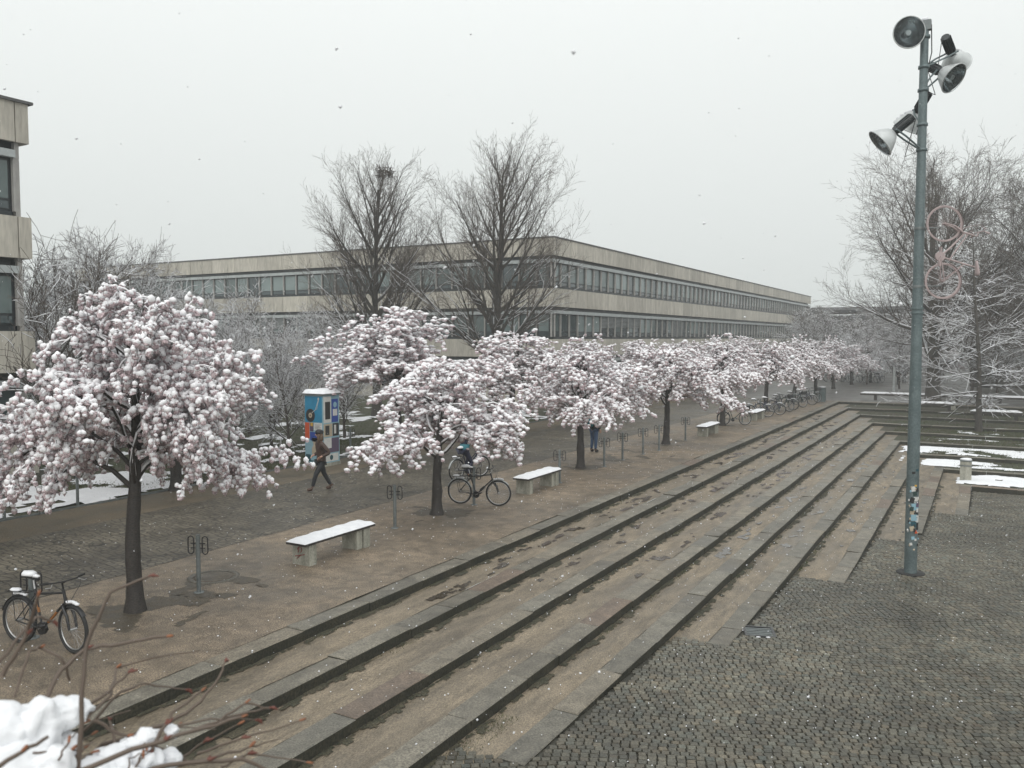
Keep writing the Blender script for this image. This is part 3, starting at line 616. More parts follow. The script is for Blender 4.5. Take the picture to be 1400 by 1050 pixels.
def blobs(name, C, Rad, mat, parent, nr, squash=(1, 1, 1), amp=.22, off=0.0, sub=2, rag=0.0, smooth=True):
    base = np.array(ICO[sub][0]); Fi = np.array(ICO[sub][1]); nb = len(base); K = 8
    var = []
    for k in range(K):
        d = np.array([1 + amp * 2.0 * noise.noise(Vector(v) * 1.9 + Vector((k * 5.1, k * 2.3, 1))) + amp * .8 * noise.noise(Vector(v) * 4.3 + Vector((k * 5.1, 0, 1))) for v in base]); var.append(base * d[:, None])
    var = np.array(var); N_ = len(C); vi = nr.randint(0, K, N_); a = nr.uniform(0, 2 * PI, N_); c, s = np.cos(a)[:, None], np.sin(a)[:, None]
    W_ = var[vi] * Rad[:, None, None] * np.array(squash)[None, None] * nr.uniform(.72, 1.38, (N_, 1, 3))
    if rag: W_ = W_ * nr.uniform(1 - rag, 1 + rag, (N_, nb, 1))
    X = W_[..., 0] * c - W_[..., 1] * s; Y = W_[..., 0] * s + W_[..., 1] * c; V = np.stack([X, Y, W_[..., 2]], 2) + C[:, None, :] + np.array([0, 0, 1.]) * (off * Rad)[:, None, None]
    Fc = (np.arange(N_)[:, None, None] * nb + Fi[None]).reshape(-1, 3)
    return tag(np_mesh(name, V.reshape(-1, 3), Fc, [mat], smooth=smooth, parent=parent), kind='stuff')
def finish_cherry(root, C, seed, clump, sub):
    nr = np.random.RandomState(seed)
    if sub == 2: C = np.concatenate([C, C + nr.normal(0, clump * 1.05, C.shape) - np.array([0, 0, clump * .5])])
    sub = 1; N_ = len(C); Rd = clump * nr.uniform(.65, 1.3, N_)
    rr_ = np.hypot(C[:, 0], C[:, 1]); hi = (C[:, 2] - C[:, 2].min()) / np.ptp(C[:, 2])
    blobs('blossoms', C, Rd * 1.12, 'blossom', root, nr, (1, 1, .95), .20, -.22, sub, rag=.38, smooth=False)
    p = .97 - .22 * (1 - np.clip(rr_ / 2.2 + hi * .6, 0, 1)); k = nr.uniform(0, 1, N_) < p
    blobs('snow_caps', C[k], Rd[k] * 1.22, 'snowcap', root, nr, (1.04, 1.04, .82), .20, .32, sub, rag=.14)
    return root
ALAB = ['nearest cherry tree in snowy pink blossom, widest crown, beside the bicycle at lower left',
        'snowy blossoming cherry tree over the dark bicycle between two snow topped benches',
        'snowy blossoming cherry tree with the person in blue jeans standing behind its trunk',
        'snowy blossoming cherry tree beside the stubby snow topped bench, just past the cluster of racks',
        'snowy blossoming cherry tree with a bicycle leaning by its trunk, past the third bench',
        'snowy cherry tree above the first bicycles of the far parked group',
        'snowy cherry tree above the middle bicycles of the far parked group',
        'snowy cherry tree above the last bicycles, near the upper corner of the steps',
        'small distant cherry tree, last of the near row, past the corner of the steps']
BLAB = ['snowy cherry tree behind the nearest one, at the left edge of the path far side',
        'snowy cherry tree just left of the poster column, beyond the path',
        'tall pointed snowy cherry tree beyond the path, right of the poster column',
        'snowy cherry tree beyond the path, second to the right of the poster column',
        'snowy cherry tree beyond the path, third to the right of the poster column',
        'snowy cherry tree beyond the path, below the corner of the long building',
        'snowy cherry tree beyond the path, behind the third near bench',
        'snowy cherry tree beyond the path, far along the long building',
        'faint snowy cherry tree at the far end of the row beyond the path']
protos = []; CC = []
for k, (sd, hgt, rad_, dens, cl, sub) in enumerate(((22, 5.3, 3.1, 1.12, .035, 2), (34, 4.6, 3.0, 1.15, .043, 1), (45, 4.6, 3.0, 1.15, .043, 1), (57, 5.5, 3.0, 1.15, .045, 1))):
    root, C, out = cherry(sd, hgt, rad_, dens, r0=.15 if k == 0 else .135, nl=27 if k == 0 else 22)
    CC.append(C)
    print('cherry', k, len(C), C.min(0), C.max(0), flush=True); finish_cherry(root, C, sd, cl, sub); protos.append(root)
used = set()
def place_cherry(k, x, y, rz, sc, label, group):
    o = protos[k] if k not in used else copy_tree(protos[k]); used.add(k); o.location = (x, y, 0); o.rotation_euler = (0, 0, rz); o.scale = (sc, sc, sc); tag(o, label, 'tree', group); return o
def turn(k, want, side, zmax=3.2):
    best = None; c = CC[k][CC[k][:, 2] < zmax]
    for j in range(36):
        a = j * PI / 18; e = np.percentile(side * ((c[:, 0] * math.cos(a) - c[:, 1] * math.sin(a)) * RT.x + (c[:, 0] * math.sin(a) + c[:, 1] * math.cos(a)) * RT.y), 99.7)
        if best is None or abs(e - want) < best[0]: best = (abs(e - want), a, e)
    print('turn', k, best); return best[1]
def turn0():
    best = None; c = CC[0]
    for j in range(72):
        a = j * PI / 36; side = (c[:, 0] * math.cos(a) - c[:, 1] * math.sin(a)) * RT.x + (c[:, 0] * math.sin(a) + c[:, 1] * math.cos(a)) * RT.y
        lo = np.percentile(side[c[:, 2] < 2.5], 99.5); hi = np.percentile(side[(c[:, 2] > 2.6)], 99.7); left = -side.min()
        e = abs(lo - 2.35) + 1.5 * max(0, hi - 2.2) + .5 * max(0, 2.6 - left)
        if best is None or e < best[0]: best = (e, a, lo, hi, left)
    print('turn0', best); return best[1]
AV = [(0, turn0()), (1, turn(1, 2.1, -1)), (2, 1.0), (1, 2.6), (2, 3.9), (1, 4.6), (2, 5.5), (1, .9), (2, 2.2)]
for i in range(9):
    k, rz = AV[i]; place_cherry(k, -11.84 + (i > 2) * .35, 8.5 * (i + 1) + (-.9 if i in (3, 4) else 0), rz, (1.0, .90, .95, .95)[i] if i < 4 else 1.04, ALAB[i], 'cherry trees in the row along the steps').scale = ((.92, .92, 1.08), (1.10, 1.10, .90), (1.12, 1.12, .95))[i] if i < 3 else (1.15, 1.15, 1.0)
BV = [(1, 1.7, 1.1), (2, turn(2, 1.9, 1, 9), 1.1), (3, turn(3, 2.0, -1, 9), 1.1), (1, 3.4, 1.12), (2, 5.0, 1.0), (3, 2.0, .85), (1, 5.6, 1), (2, 2.9, 1), (3, 4.4, .9)]
for i in range(9):
    k, rz, sc = BV[i]; wd_ = 1.2 if i == 1 else 1.36; place_cherry(k, -19.3 - (i == 1) * 1.0, 8.5 * (i + 1) - .3 - (i == 1) * .7, rz, sc, BLAB[i], 'cherry trees in the row beyond the path').scale = (sc * wd_, sc * wd_, sc)

LP = dict(levels=5, n=[10, 8, 5, 4, 2], wob=[.02, .035, .045, .05, .05], trop=[0, lambda t: .085 - .02 * t, .05, .04, .03], tip=[.2, .15, .2, .3, .5], rmin=.0045, flare=1.5,
          nc=[38, lambda L_: 4 + 2.1 * L_, lambda L_: 3 + 2.4 * L_, lambda L_: 2 + 2.4 * L_, 0], start=[.20, .15, .15, .1, 0], ang=[lambda t: 1.06 - .55 * t, .48, .55, .6], len=[lambda t, L_: L_ * (.46 * (1 - t) ** .42 + .04), .38, .40, .45], rr=[.62, .5, .5, .6])
for k, (sd, pos, hgt, lab) in enumerate(((101, (-29.4, 36.5), 12.6, 'tall bare linden with a ball of twigs high in its crown, left of the pair'), (113, (-23.9, 39.9), 13.4, 'tallest bare linden, in front of the corner of the long building'))):
    o = bare_tree(sd, LP, hgt, .27, snowp=(0, .8, .6, .25, .0), zmax=8.5); o.location = (*pos, 0); tag(o, lab, 'tree', 'bare lindens in front of the long building')
nest = MB()
for k in range(90):
    a, e, rr_ = R.uniform(0, 2 * PI), R.uniform(-.9, .9), R.uniform(.25, .42); p = Vector((math.cos(a) * rr_, math.sin(a) * rr_, e * .3)); d = Vector((R.gauss(0, 1), R.gauss(0, 1), R.gauss(0, .6))).normalized() * .25
    nest.tube([p - d, p + d], .016, 3, caps=False)
o = nest.build('twig_nest', 'twig'); o.location = at_depth(526, 236, 46); tag(o, 'dark round twig nest high in the left bare linden', 'nest')
# right-hand trees on the terraces
BP = dict(levels=5, n=[8, 9, 6, 4, 2], wob=[.04, .07, .08, .09, .08], trop=[0, lambda t: .12 - .12 * t, .03, .02, .0], tip=[.3, .12, .2, .3, .5], rmin=.0065, flare=1.35,
          nc=[30, lambda L_: 4 + 1.6 * L_, lambda L_: 3 + 1.8 * L_, lambda L_: 2 + 2.6 * L_, 0], start=[.17, .2, .15, .1, 0], ang=[lambda t: 1.45 - .95 * t, .7, .7, .65], len=[lambda t, L_: L_ * (.66 * (1 - t) ** .55 + .10), .42, .42, .45], rr=[.42, .5, .5, .6])
o = bare_tree(131, BP, 13.2, .44, snowp=(0, .9, .8, .4, .1), zmax=9, sadd=.006); o.location = (-3.1, 63.2, -.02); tag(o, 'thick trunked bare tree rising behind the long snow covered bench', 'tree', 'bare trees over the far terraces')
o = bare_tree(137, BP, 13.5, .38, snowp=(0, .9, .7, .3, .0), zmax=9, sadd=.006); o.location = (5.0, 66.5, 0); tag(o, 'large bare tree whose trunk stands outside the right edge of the photo', 'tree', 'bare trees over the far terraces')
TP = dict(levels=4, n=[10, 8, 6, 4], wob=[.02, .09, .12, .14], trop=[0, lambda t: -.03 + .06 * t, .0, .0], tip=[.15, .2, .3, .5], rmin=.008, flare=1.3,
          nc=[40, lambda L_: 4 + 2.0 * L_, lambda L_: 2 + 2.0 * L_, 0], start=[.16, .15, .15, 0], ang=[lambda t: 1.55 - .5 * t, .7, .7], len=[lambda t, L_: L_ * (.42 * (1 - t) ** .8 + .05), .42, .45], rr=[.30, .5, .6], flatten=.6)
o = bare_tree(141, TP, 10.5, .17, snowp=(0, 1, .8, .5), sadd=.006); o.location = (-.28, 51.0, -.56); tag(o, 'slender bare tree with level snow lined branches standing on the green terrace', 'tree', 'bare trees over the far terraces')
# hoary multi-stem shrubs and background trees
SP = dict(levels=4, n=[8, 7, 5, 3], wob=[.06, .10, .14, .16], trop=[.02, lambda t: .10 - .1 * t, .02, .0], tip=[.2, .2, .3, .5], rmin=.006, flare=1.1,
          nc=[24, lambda L_: 5 + 3.5 * L_, lambda L_: 3 + 4.5 * L_, 0], start=[.12, .15, .1, 0], ang=[lambda t: 1.1 - .55 * t, .7, .75], len=[lambda t, L_: L_ * (.50 * (1 - t) ** .6 + .10), .42, .5], rr=[.5, .5, .6])
sh = []
for sd in (151, 157): sh.append(bare_tree(sd, SP, 7.0, .12, bark='twig', snowp=(.4, 1, 1, .85), sadd=.007, name='snowy_shrub'))
spots = [(250, 40, 7.5, 'low snowy twiggy tree in front of the left end of the long building'), (340, 38, 7.8, 'snowy twiggy tree just left of the left linden'), (405, 44, 7.0, 'snowy twiggy tree between the left linden and its left neighbour shrub'), (185, 36, 9.6, 'tall snowy twiggy tree right of the near wing building'),
         (150, 42, 11.4, 'tallest snowy twiggy tree between the two buildings'), (95, 33, 8.8, 'bare twiggy tree close to the near wing building'), (30, 30, 8.5, 'twiggy tree half hidden behind the corner of the near wing'), (215, 46, 10.4, 'twiggy tree reaching the roof line of the long building'), (300, 46, 8.0, 'snowy twiggy tree against the middle of the long building front'),
         (275, 34, 6.8, 'low pale snowy tree just behind the nearest cherry crown'), (370, 33, 6.2, 'lowest pale snowy tree above the poster column'), (440, 40, 6.8, 'pale snowy tree under the left linden crown'),
         (235, 29, 5.6, 'small pale snowy tree deep behind the nearest blossom crown'), (320, 30, 5.4, 'small pale snowy tree left of the poster column'), (395, 31, 5.6, 'small pale snowy tree directly behind the poster column'), (470, 36, 6.2, 'small pale snowy tree behind the pointed cherry crown')]
for i, (px, D, hgt, lab) in enumerate(spots):
    p = at_depth(px, 500, D); o = put(sh[i % 2], i < 2); o.location = (p.x, p.y, 0); s_ = hgt / 9.2; o.scale = (s_ * .8, s_ * .8, s_); o.rotation_euler = (0, 0, i * 1.3); tag(o, lab, 'tree', 'snowy twiggy trees beside the long building')
for i, (x_, y_, hgt, lab) in enumerate(((-6.5, 79, 6.5, 'snowy twiggy tree behind the pale post, left of the lamp pole'), (-9.8, 85, 6.5, 'snowy twiggy tree over the hazy bicycles'), (-3.2, 74, 6.0, 'snowy twiggy tree between the lamp pole and the thick trunk'), (.8, 76, 7.0, 'snowy twiggy tree right of the thick trunk, before the brown block'), (5.5, 73, 6.5, 'snowy twiggy tree at the right edge behind the long bench'))):
    o = copy_tree(sh[i % 2]); o.location = (x_, y_, 0); s_ = hgt / 9.2; o.scale = (s_, s_, s_); o.rotation_euler = (0, 0, i * 1.9); tag(o, lab, 'tree', 'snowy twiggy trees across the square')
wd = tag(empty('young_tree'), 'young bare tree with long curved limbs behind the nearest blossom crown', 'tree')
YP = dict(levels=4, n=[7, 9, 6, 4], wob=[.05, .07, .12, .14], trop=[.02, lambda t: .12 - .1 * t, .03, .0], tip=[.4, .15, .3, .5], rmin=.007, flare=1.2, nc=[8, lambda L_: 5 + 2.2 * L_, lambda L_: 3 + 4 * L_, 0], start=[.25, .25, .2, 0], ang=[lambda t: .8 - .35 * t, .6, .7], len=[lambda t, L_: 4.6 * (1.1 - .5 * t), .38, .45], rr=[.55, .5, .6])
bpy.data.objects.remove(wd); wd = bare_tree(163, YP, 4.6, .13, bark='cherrybark', snowp=(0, .6, .5, .3)); p = at_depth(75, 600, 25); wd.location = (p.x, p.y, 0); tag(wd, 'young bare tree with long curved limbs behind the nearest blossom crown', 'tree')
# far trees closing the square
fb = [(-12, 92, .62), (-16, 96, .7), (-8.5, 97, .6), (-20, 108, .8), (-13, 112, .75), (-5, 105, .8), (-9, 122, .85), (-22, 130, .9), (-15, 138, .9), (2, 120, 1), (-28, 150, .8), (-4, 140, 1.1), (8, 135, 1.1), (-1, 78, .6)]
SP2 = dict(SP); fproto = bare_tree(171, dict(SP, nc=[24, lambda L_: 5 + 2.2 * L_, lambda L_: 3 + 2.6 * L_, 0], rmin=.014), 11, .2, bark='twig', snowp=(.4, .9, .9, .6), sadd=.012, name='far_tree')
FL = ['behind the far parked bicycles', 'left of the far parked bicycles', 'behind the far walking person', 'at the end of the long building', 'beyond the far bicycle stand', 'right of the lamp pole, beyond the long bench', 'deep in the far square', 'beside the distant pavilion', 'in front of the distant pavilion', 'behind the thick trunked tree', 'left of the distant pavilion', 'far behind the slender terrace tree', 'far beyond the brown block corner', 'between the slender tree and the brown block']
for i, (x_, y_, s_) in enumerate(fb):
    o = put(fproto, i == 0); o.location = (x_, y_, 0); o.scale = (s_, s_, s_ * .8); o.rotation_euler = (0, 0, i * 2.1); tag(o, 'hazy snow dusted tree ' + FL[i], 'tree', 'hazy trees at the far end of the square')
for i in range(5):
    o = copy_tree(protos[1 + i % 2]); o.location = (-11 + 3.1 * i - (i % 2) * 2, 84 + (i % 3) * 5, 0); o.rotation_euler = (0, 0, i * 1.1); tag(o, ['snowy pinkish cherry tree over the far bicycle stand', 'snowy pinkish cherry tree next to the far bicycle stand', 'snowy pinkish cherry tree left of the lamp pole, far off', 'snowy pinkish cherry tree behind the thick trunk', 'snowy pinkish cherry tree right of the thick trunk, far off'][i], 'tree', 'distant cherry trees beyond the long bench')

# ------------------------------------------------------------------ benches
def bench(length=2.1, name='park_bench'):
    root = empty(name)                                   # runs along local Y
    for s in (-1, 1):
        b = MB(); yy = s * (length / 2 - .24); b.box((0, yy, .20), (.44, .20, .42), bevel=.012)
        lg = b.build('leg', 'bench_conc', root)
        if s > 0:
            b = MB(); b.box((.0, yy - .22, .20), (.40, .16, .42), bevel=.012); b.build('leg', 'bench_conc', root)
    b = MB(); b.box((0, 0, .435), (.50, length, .045), bevel=.008); b.build('seat', 'bench_seat', root)
    # snow cushion
    nx, ny = 9, 34; V = []; rr = random.Random(length)
    for j in range(ny):
        for i in range(nx):
            u, v = i / (nx - 1) * 2 - 1, j / (ny - 1) * 2 - 1; e = min(1 - abs(u), (1 - abs(v)) * length / .5)
            h_ = .056 * min(1, e * 3.2) ** .5 + .022 * noise.noise(Vector((u * 1.5, v * length * 2.2, length))); 
            V.append((u * .252, v * (length / 2 + .004), .458 + max(0, h_) * (1 if e > 0 else 0)))
    Fc = [(j * nx + i, j * nx + i + 1, (j + 1) * nx + i + 1, (j + 1) * nx + i) for j in range(ny - 1) for i in range(nx - 1)]
    np_mesh('snow_cover', V, Fc, ['snow'], smooth=True, parent=root); return root
bp_ = bench()
g1 = MB(); g1.box((.0, -.91, .33), (.0, .0, .0)); 
for i, (x_, y_, rz, lab) in enumerate(((-11.45, 12.75, 0, 'nearest snow topped bench with concrete legs, graffiti on its front leg'), (-11.28, 21.35, 0, 'snow topped concrete bench under the drooping blossom, right of the dark bicycle'), (-10.95, 37.3, 0, 'snow topped concrete bench beyond the cluster of empty racks'), (-10.75, 45.6, 0, 'small distant snow topped bench with a bicycle leaning on it'))):
    o = put(bp_, i == 0); o.location = (x_, y_, 0); o.rotation_euler = (0, 0, rz); tag(o, lab, 'bench', 'concrete benches along the steps')
    if i == 0: first_bench = o
gr = MB()
for k, (a, c) in enumerate((((-.09, .30), (-.03, .37)), ((-.03, .37), (-.07, .24)), ((.0, .36), (.03, .30)), ((.03, .30), (.0, .25)), ((-.15, .16), (.10, .22)), ((-.1, .12), (.0, .20)))): gr.tube([(a[0], -.914, a[1]), (c[0], -.914, c[1])], .008, 4)
gr.build('graffiti', 'rustred', bp_)
def plank_bench(length, name, legs, hgt=.42):
    root = empty(name); b = MB(); b.box((0, 0, hgt), (length, .5, .10), bevel=.01); b.build('seat', 'bench_conc', root)
    b = MB(); b.box((0, -.262, hgt - .02), (length - .02, .02, .12)); b.build('edge_board', 'bench_seat', root)
    for lx in legs: b = MB(); b.box((lx, 0, hgt / 2 - .04), (.18, .36, hgt)); b.build('leg', 'bench_seat', root)
    b = MB(); n_ = int(length / .25)
    nx = n_ + 1; V = []
    for j in range(7):
        for i in range(nx):
            u = j / 6 * 2 - 1; e = min(1 - abs(u), i / 2, (nx - 1 - i) / 2); V.append(((i / (nx - 1) - .5) * length, u * .255, hgt + .052 + (.10 * min(1, e * 3) ** .5 + .012 * noise.noise(Vector((i * .5, u, 3))) if e > 0 else 0)))
    Fc = [(j * nx + i, j * nx + i + 1, (j + 1) * nx + i + 1, (j + 1) * nx + i) for j in range(6) for i in range(nx - 1)]
    np_mesh('snow_cover', V, Fc, ['snow'], smooth=True, parent=root); return root
lb = plank_bench(18, 'long_bench', [-8 + k * 2.55 for k in range(7)]); lb.location = (-7.8 + 9, 64.2, 0); tag(lb, 'very long snow covered bench along the top of the far terraces', 'bench')
s1 = plank_bench(2.6, 'short_bench', [-1.0, 1.0]); s1.location = (-2.95, 58.6, -.16); tag(s1, 'short snow covered bench on the upper terrace, right of the lamp pole', 'bench', 'short terrace benches')
s2 = copy_tree(s1); s2.location = (.55, 55.4, -.31); tag(s2, 'short snow covered bench right of the slender terrace tree', 'bench', 'short terrace benches')

# ------------------------------------------------------------------ bicycle racks
def rack():
    root = empty('bicycle_rack'); b = MB(); b.tube([(0, 0, 0), (0, 0, 1.0)], .038, 10); b.build('post', 'galv_rack', root)
    b = MB(); b.lathe([(.0, 1.0), (.03, 1.012), (.04, 1.0)][::-1], 10); b.build('cap', 'galv_rack', root)
    b = MB(); b.tube([(-.13, 0, .86), (.13, 0, .86)], .012, 6); b.tube([(-.13, 0, .78), (.13, 0, .78)], .010, 6); b.build('crossbar', 'black', root)
    for s in (-1, 1):
        b = MB(); pts = []
        for k in range(20):
            a = 2 * PI * k / 20; pts.append((s * .13 + .052 * math.cos(a), .0, .83 + math.sin(a) * .055 + (.10 if math.sin(a) > 0 else -.10)))
        b.tube(pts, .0105, 6, closed=True); b.build('loop', 'black', root)
    b = MB(); b.lathe([(.09, 0), (.09, .012), (.04, .014)], 12); b.build('foot_plate', 'galv_rack', root); return root
rk = rack()
RK = [(45, 872, 'bicycle rack post holding the orange and black bicycle at lower left'), (272, 810, 'empty bicycle rack post between the nearest cherry trunk and the nearest bench'), (540, 722, 'empty bicycle rack post between the nearest bench and the second cherry trunk'), (648, 690, 'bicycle rack post with the dark bicycle leaned on it'),
      (765, 660, 'empty bicycle rack post just right of the second snowy bench'), (826, 638, 'first rack post right of the third cherry trunk'), (851, 629, 'second rack post right of the third cherry trunk, snow at its foot'), (879, 621, 'third rack post right of the third cherry trunk'), (901, 616, 'rack post just left of the fourth cherry trunk'), (937, 602, 'rack post between the fourth cherry trunk and the third bench')]
for i, (px, py, lab) in enumerate(RK):
    o = put(rk, i == 0); p = at_z(px, py); o.location = (p.x, p.y, 0); o.rotation_euler = (0, 0, YAW * .6 + R.gauss(0, .05)); tag(o, lab, 'bicycle rack', 'two loop bicycle racks by the steps')
for i, (x_, y_, lab) in enumerate(((-11, 43.6, 'far rack post by the distant small bench'), (-10.9, 47.2, 'far rack post among the first parked bicycles'), (-10.8, 51.5, 'far rack post among the middle parked bicycles'), (-10.7, 55.4, 'far rack post among the last parked bicycles'),
                                   (-20.6, 11.3, 'rack post on the path far side, nearest the left edge'), (-20.55, 13.15, 'rack post on the path far side against the white snow'), (-20.5, 16.6, 'rack post on the path far side, right of the nearest trunk'), (-20.8, 24.2, 'rack post on the path far side, just right of the poster column'), (-20.8, 26.6, 'rack post on the path far side, second right of the poster column'))):
    o = copy_tree(rk); o.location = (x_, y_, 0); o.rotation_euler = (0, 0, YAW * .6 + R.gauss(0, .05)); tag(o, lab, 'bicycle rack', 'two loop bicycle racks by the steps' if i < 4 else 'two loop bicycle racks beyond the path')

# ------------------------------------------------------------------ bicycles (x forward, z up)
def bicycle(frame='black', guards='black', steer=0.0, snow=True, step_through=False, all_paint=None, fork_susp=False, carrier=True, name='bicycle', tyre_r=.34, fat=.022, basket=False):
    A = all_paint; mt = lambda k: A or k
    root = empty(name); RW = Vector((-.53, 0, .345)); FWh = Vector((.54, 0, .345)); BB = Vector((-.07, 0, .28)); ST = Vector((-.23, 0, .80)); HT = Vector((.335, 0, .86)); HB = Vector((.385, 0, .68))
    SM_ = Matrix.Translation(HB) @ Matrix.Rotation(steer, 4, (HT - HB).normalized()) @ Matrix.Translation(-HB)
    s_ = lambda p: SM_ @ Vector(p)
    b = MB()
    if step_through: b.tube([HB + Vector((-.01, 0, .06)), (.12, 0, .50), BB], .018, 8); b.tube([HB + Vector((-.02, 0, .13)), (.08, 0, .60), (-.15, 0, .45)], .014, 8)
    else: b.tube([HT + Vector((.01, 0, -.03)), ST + Vector((.0, 0, -.05))], .016, 8); b.tube([HB + Vector((0, 0, .03)), BB], .019, 8)
    b.tube([BB, ST + (ST - BB) * .04], .016, 8); b.tube([HB, HT], .021, 8)
    for y_ in (-.06, .06):
        b.tube([BB + Vector((0, y_ * .5, 0)), RW + Vector((0, y_, 0))], .010, 6); b.tube([ST + Vector((.02, y_ * .3, -.06)), RW + Vector((0, y_, 0))], .008, 6)
    b.build('frame', mt(frame), root)
    b = MB(); b.tube([ST, ST + Vector((-.035, 0, .14))], .013, 8); b.build('seat_post', mt('steel'), root)
    sd = MB(); sc = ST + Vector((-.05, 0, .165)); pr = [(-.15, .075, .02), (-.10, .085, .028), (-.02, .06, .02), (.06, .03, .014), (.13, .018, .006)]
    V = []
    for px, w, hz_ in pr:
        for k in range(8): a = 2 * PI * k / 8; V.append((sc.x + px, math.cos(a) * w, sc.z + math.sin(a) * .025 + hz_))
    sd.add(V, [(i * 8 + k, i * 8 + (k + 1) % 8, i * 8 + 8 + (k + 1) % 8, i * 8 + 8 + k) for i in range(4) for k in range(8)] + [tuple(range(8))[::-1], tuple(range(32, 40))], 0, True); so_ = sd.build('saddle', mt('rubber'), root)
    if snow:
        q_ = MB(); q_.blob((sc.x - .07, 0, sc.z + .06), (.13, .085, .045), seed=3, sub=2, flat=-.02); q_.blob((sc.x + .05, 0, sc.z + .04), (.09, .035, .025), seed=5, sub=2, flat=-.02); q_.build('snow', 'snow', so_)
    def wheel(c, T):
        w = MB(); tor = lambda R_, r_, mb, n_=40, m_=8: mb.tube([T @ (c + Vector((math.cos(2 * PI * k / n_) * R_, 0, math.sin(2 * PI * k / n_) * R_))) for k in range(n_)], r_, m_, closed=True)
        for k in range(28): a = 2 * PI * k / 28; y_ = .03 * (1 if k % 2 else -1); w.tube([T @ (c + Vector((0, y_, 0))), T @ (c + Vector((math.cos(a) * (tyre_r - .04), 0, math.sin(a) * (tyre_r - .04))))], .0016, 3, caps=False)
        w.tube([T @ (c + Vector((0, -.05, 0))), T @ (c + Vector((0, .05, 0)))], .02, 8); wo_ = w.build('wheel', mt('steel'), root)
        t_ = MB(); tor(tyre_r - fat * .9, fat, t_); t_.build('tyre', mt('rubber'), wo_); r2 = MB(); tor(tyre_r - fat * 2 - .004, .010, r2, 40, 6); r2.build('rim', mt('steel'), wo_)
        return wo_
    I4 = Matrix(); wheel(RW, I4); wheel(FWh, SM_)
    b = MB()
    for y_ in (-.055, .055): b.tube([s_(HB + Vector((.01, y_, -.03))), s_(FWh + Vector((-.05, y_, .18))), s_(FWh + Vector((0, y_, 0)))], [.020, .016, .010] if not fork_susp else [.024, .022, .018], 8)
    b.tube([s_(HB + Vector((.01, -.06, -.03))), s_(HB + Vector((.01, .06, -.03)))], .018, 8); b.build('fork', mt('black' if fork_susp else frame), root)
    b = MB(); b.tube([s_(HT), s_(HT + Vector((-.03, 0, .10))), s_(HT + Vector((.05, 0, .14)))], .014, 8); b.build('stem', mt('black'), root)
    b = MB(); hc = HT + Vector((.05, 0, .14)); b.tube([s_(hc + Vector((-.06, -.30, .02))), s_(hc + Vector((0, -.16, .01))), s_(hc), s_(hc + Vector((0, .16, .01))), s_(hc + Vector((-.06, .30, .02)))], .011, 8); hb = b.build('handlebar', mt('black'), root)
    for y_ in (-1, 1):
        q_ = MB(); q_.tube([s_(hc + Vector((-.035, y_ * .22, .015))), s_(hc + Vector((-.065, y_ * .32, .02)))], .017, 8); q_.build('grip', mt('rubber'), hb)
        q_ = MB(); q_.tube([s_(hc + Vector((.0, y_ * .19, -.0))), s_(hc + Vector((.05, y_ * .24, -.03))), s_(hc + Vector((.02, y_ * .30, -.03)))], .006, 5); q_.build('brake_lever', mt('steel'), hb)
        q_ = MB(); q_.tube([s_(hc + Vector((.03, y_ * .2, -.01))), s_(hc + Vector((.12, y_ * .14, -.06))), s_(hc + Vector((.10, y_ * .04, -.22))), s_(HB + Vector((.03, 0, -.03)))], .004, 4); q_.build('brake_cable', mt('black'), hb)
    b = MB(); b.tube([BB + Vector((0, -.02, 0)), BB + Vector((0, .02, 0))], .09, 16); b.build('chainring', mt('black'), root)
    for y_, a in ((-.09, .5), (.09, .5 + PI)):
        e = BB + Vector((math.cos(a) * .17, y_, math.sin(a) * .17)); q_ = MB(); q_.tube([BB + Vector((0, y_ * .7, 0)), e], .011, 6); cr_ = q_.build('crank', mt('steel'), root)
        q_ = MB(); q_.box(e + Vector((0, y_ * .6, 0)), (.09, .08, .025)); q_.build('pedal', mt('black'), cr_)
    b = MB(); b.tube([BB + Vector((0, -.03, .085)), RW + Vector((0, -.03, .04))], .004, 4); b.tube([BB + Vector((0, -.03, -.085)), RW + Vector((0, -.03, -.04))], .004, 4); b.build('chain', mt('black'), root)
    if guards:
        for c, T, a0, a1 in ((RW, I4, .35, 2.9), (FWh, SM_, .7, 2.4)):
            q_ = MB(); V = []; n_ = 16
            for k in range(n_ + 1):
                a = a0 + (a1 - a0) * k / n_
                for y_, dr_ in ((-.03, -.012), (0, .004), (.03, -.012)): rr_ = tyre_r + .02 + dr_; V.append(T @ (c + Vector((math.cos(a) * rr_, y_, math.sin(a) * rr_))))
            q_.add(V, [(k * 3 + j, k * 3 + j + 1, k * 3 + j + 4, k * 3 + j + 3) for k in range(n_) for j in (0, 1)], 0, True); mg = q_.build('mudguard', mt(guards), root)
            if snow:
                q_ = MB(); 
                for k in range(5): a = PI / 2 + (k - 2) * .14; q_.blob(T @ (c + Vector((math.cos(a) * (tyre_r + .045), 0, math.sin(a) * (tyre_r + .045)))), (.045, .032, .025), seed=k, sub=1)
                q_.build('snow', 'snow', mg)
    if carrier:
        q_ = MB(); zc = .345 + tyre_r + .06
        for y_ in (-.06, 0, .06): q_.tube([(-.33, y_, zc + .02), (-.72, y_, zc)], .006, 5)
        for x_ in (-.36, -.5, -.7): q_.tube([(x_, -.06, zc + .01), (x_, .06, zc + .01)], .006, 5)
        for y_ in (-.07, .07): q_.tube([(-.60, y_, zc), RW + Vector((0, y_, 0))], .006, 5)
        ca_ = q_.build('carrier', mt('black'), root)
        if snow: q_ = MB(); q_.blob((-.62, 0, zc + .02), (.10, .07, .03), seed=8, sub=2, flat=-.01); q_.build('snow', 'snow', ca_)
    if basket:
        q_ = MB(); q_.box((.60, 0, .92), (.26, .32, .2)); q_.build('basket', 'black', root)
    return root
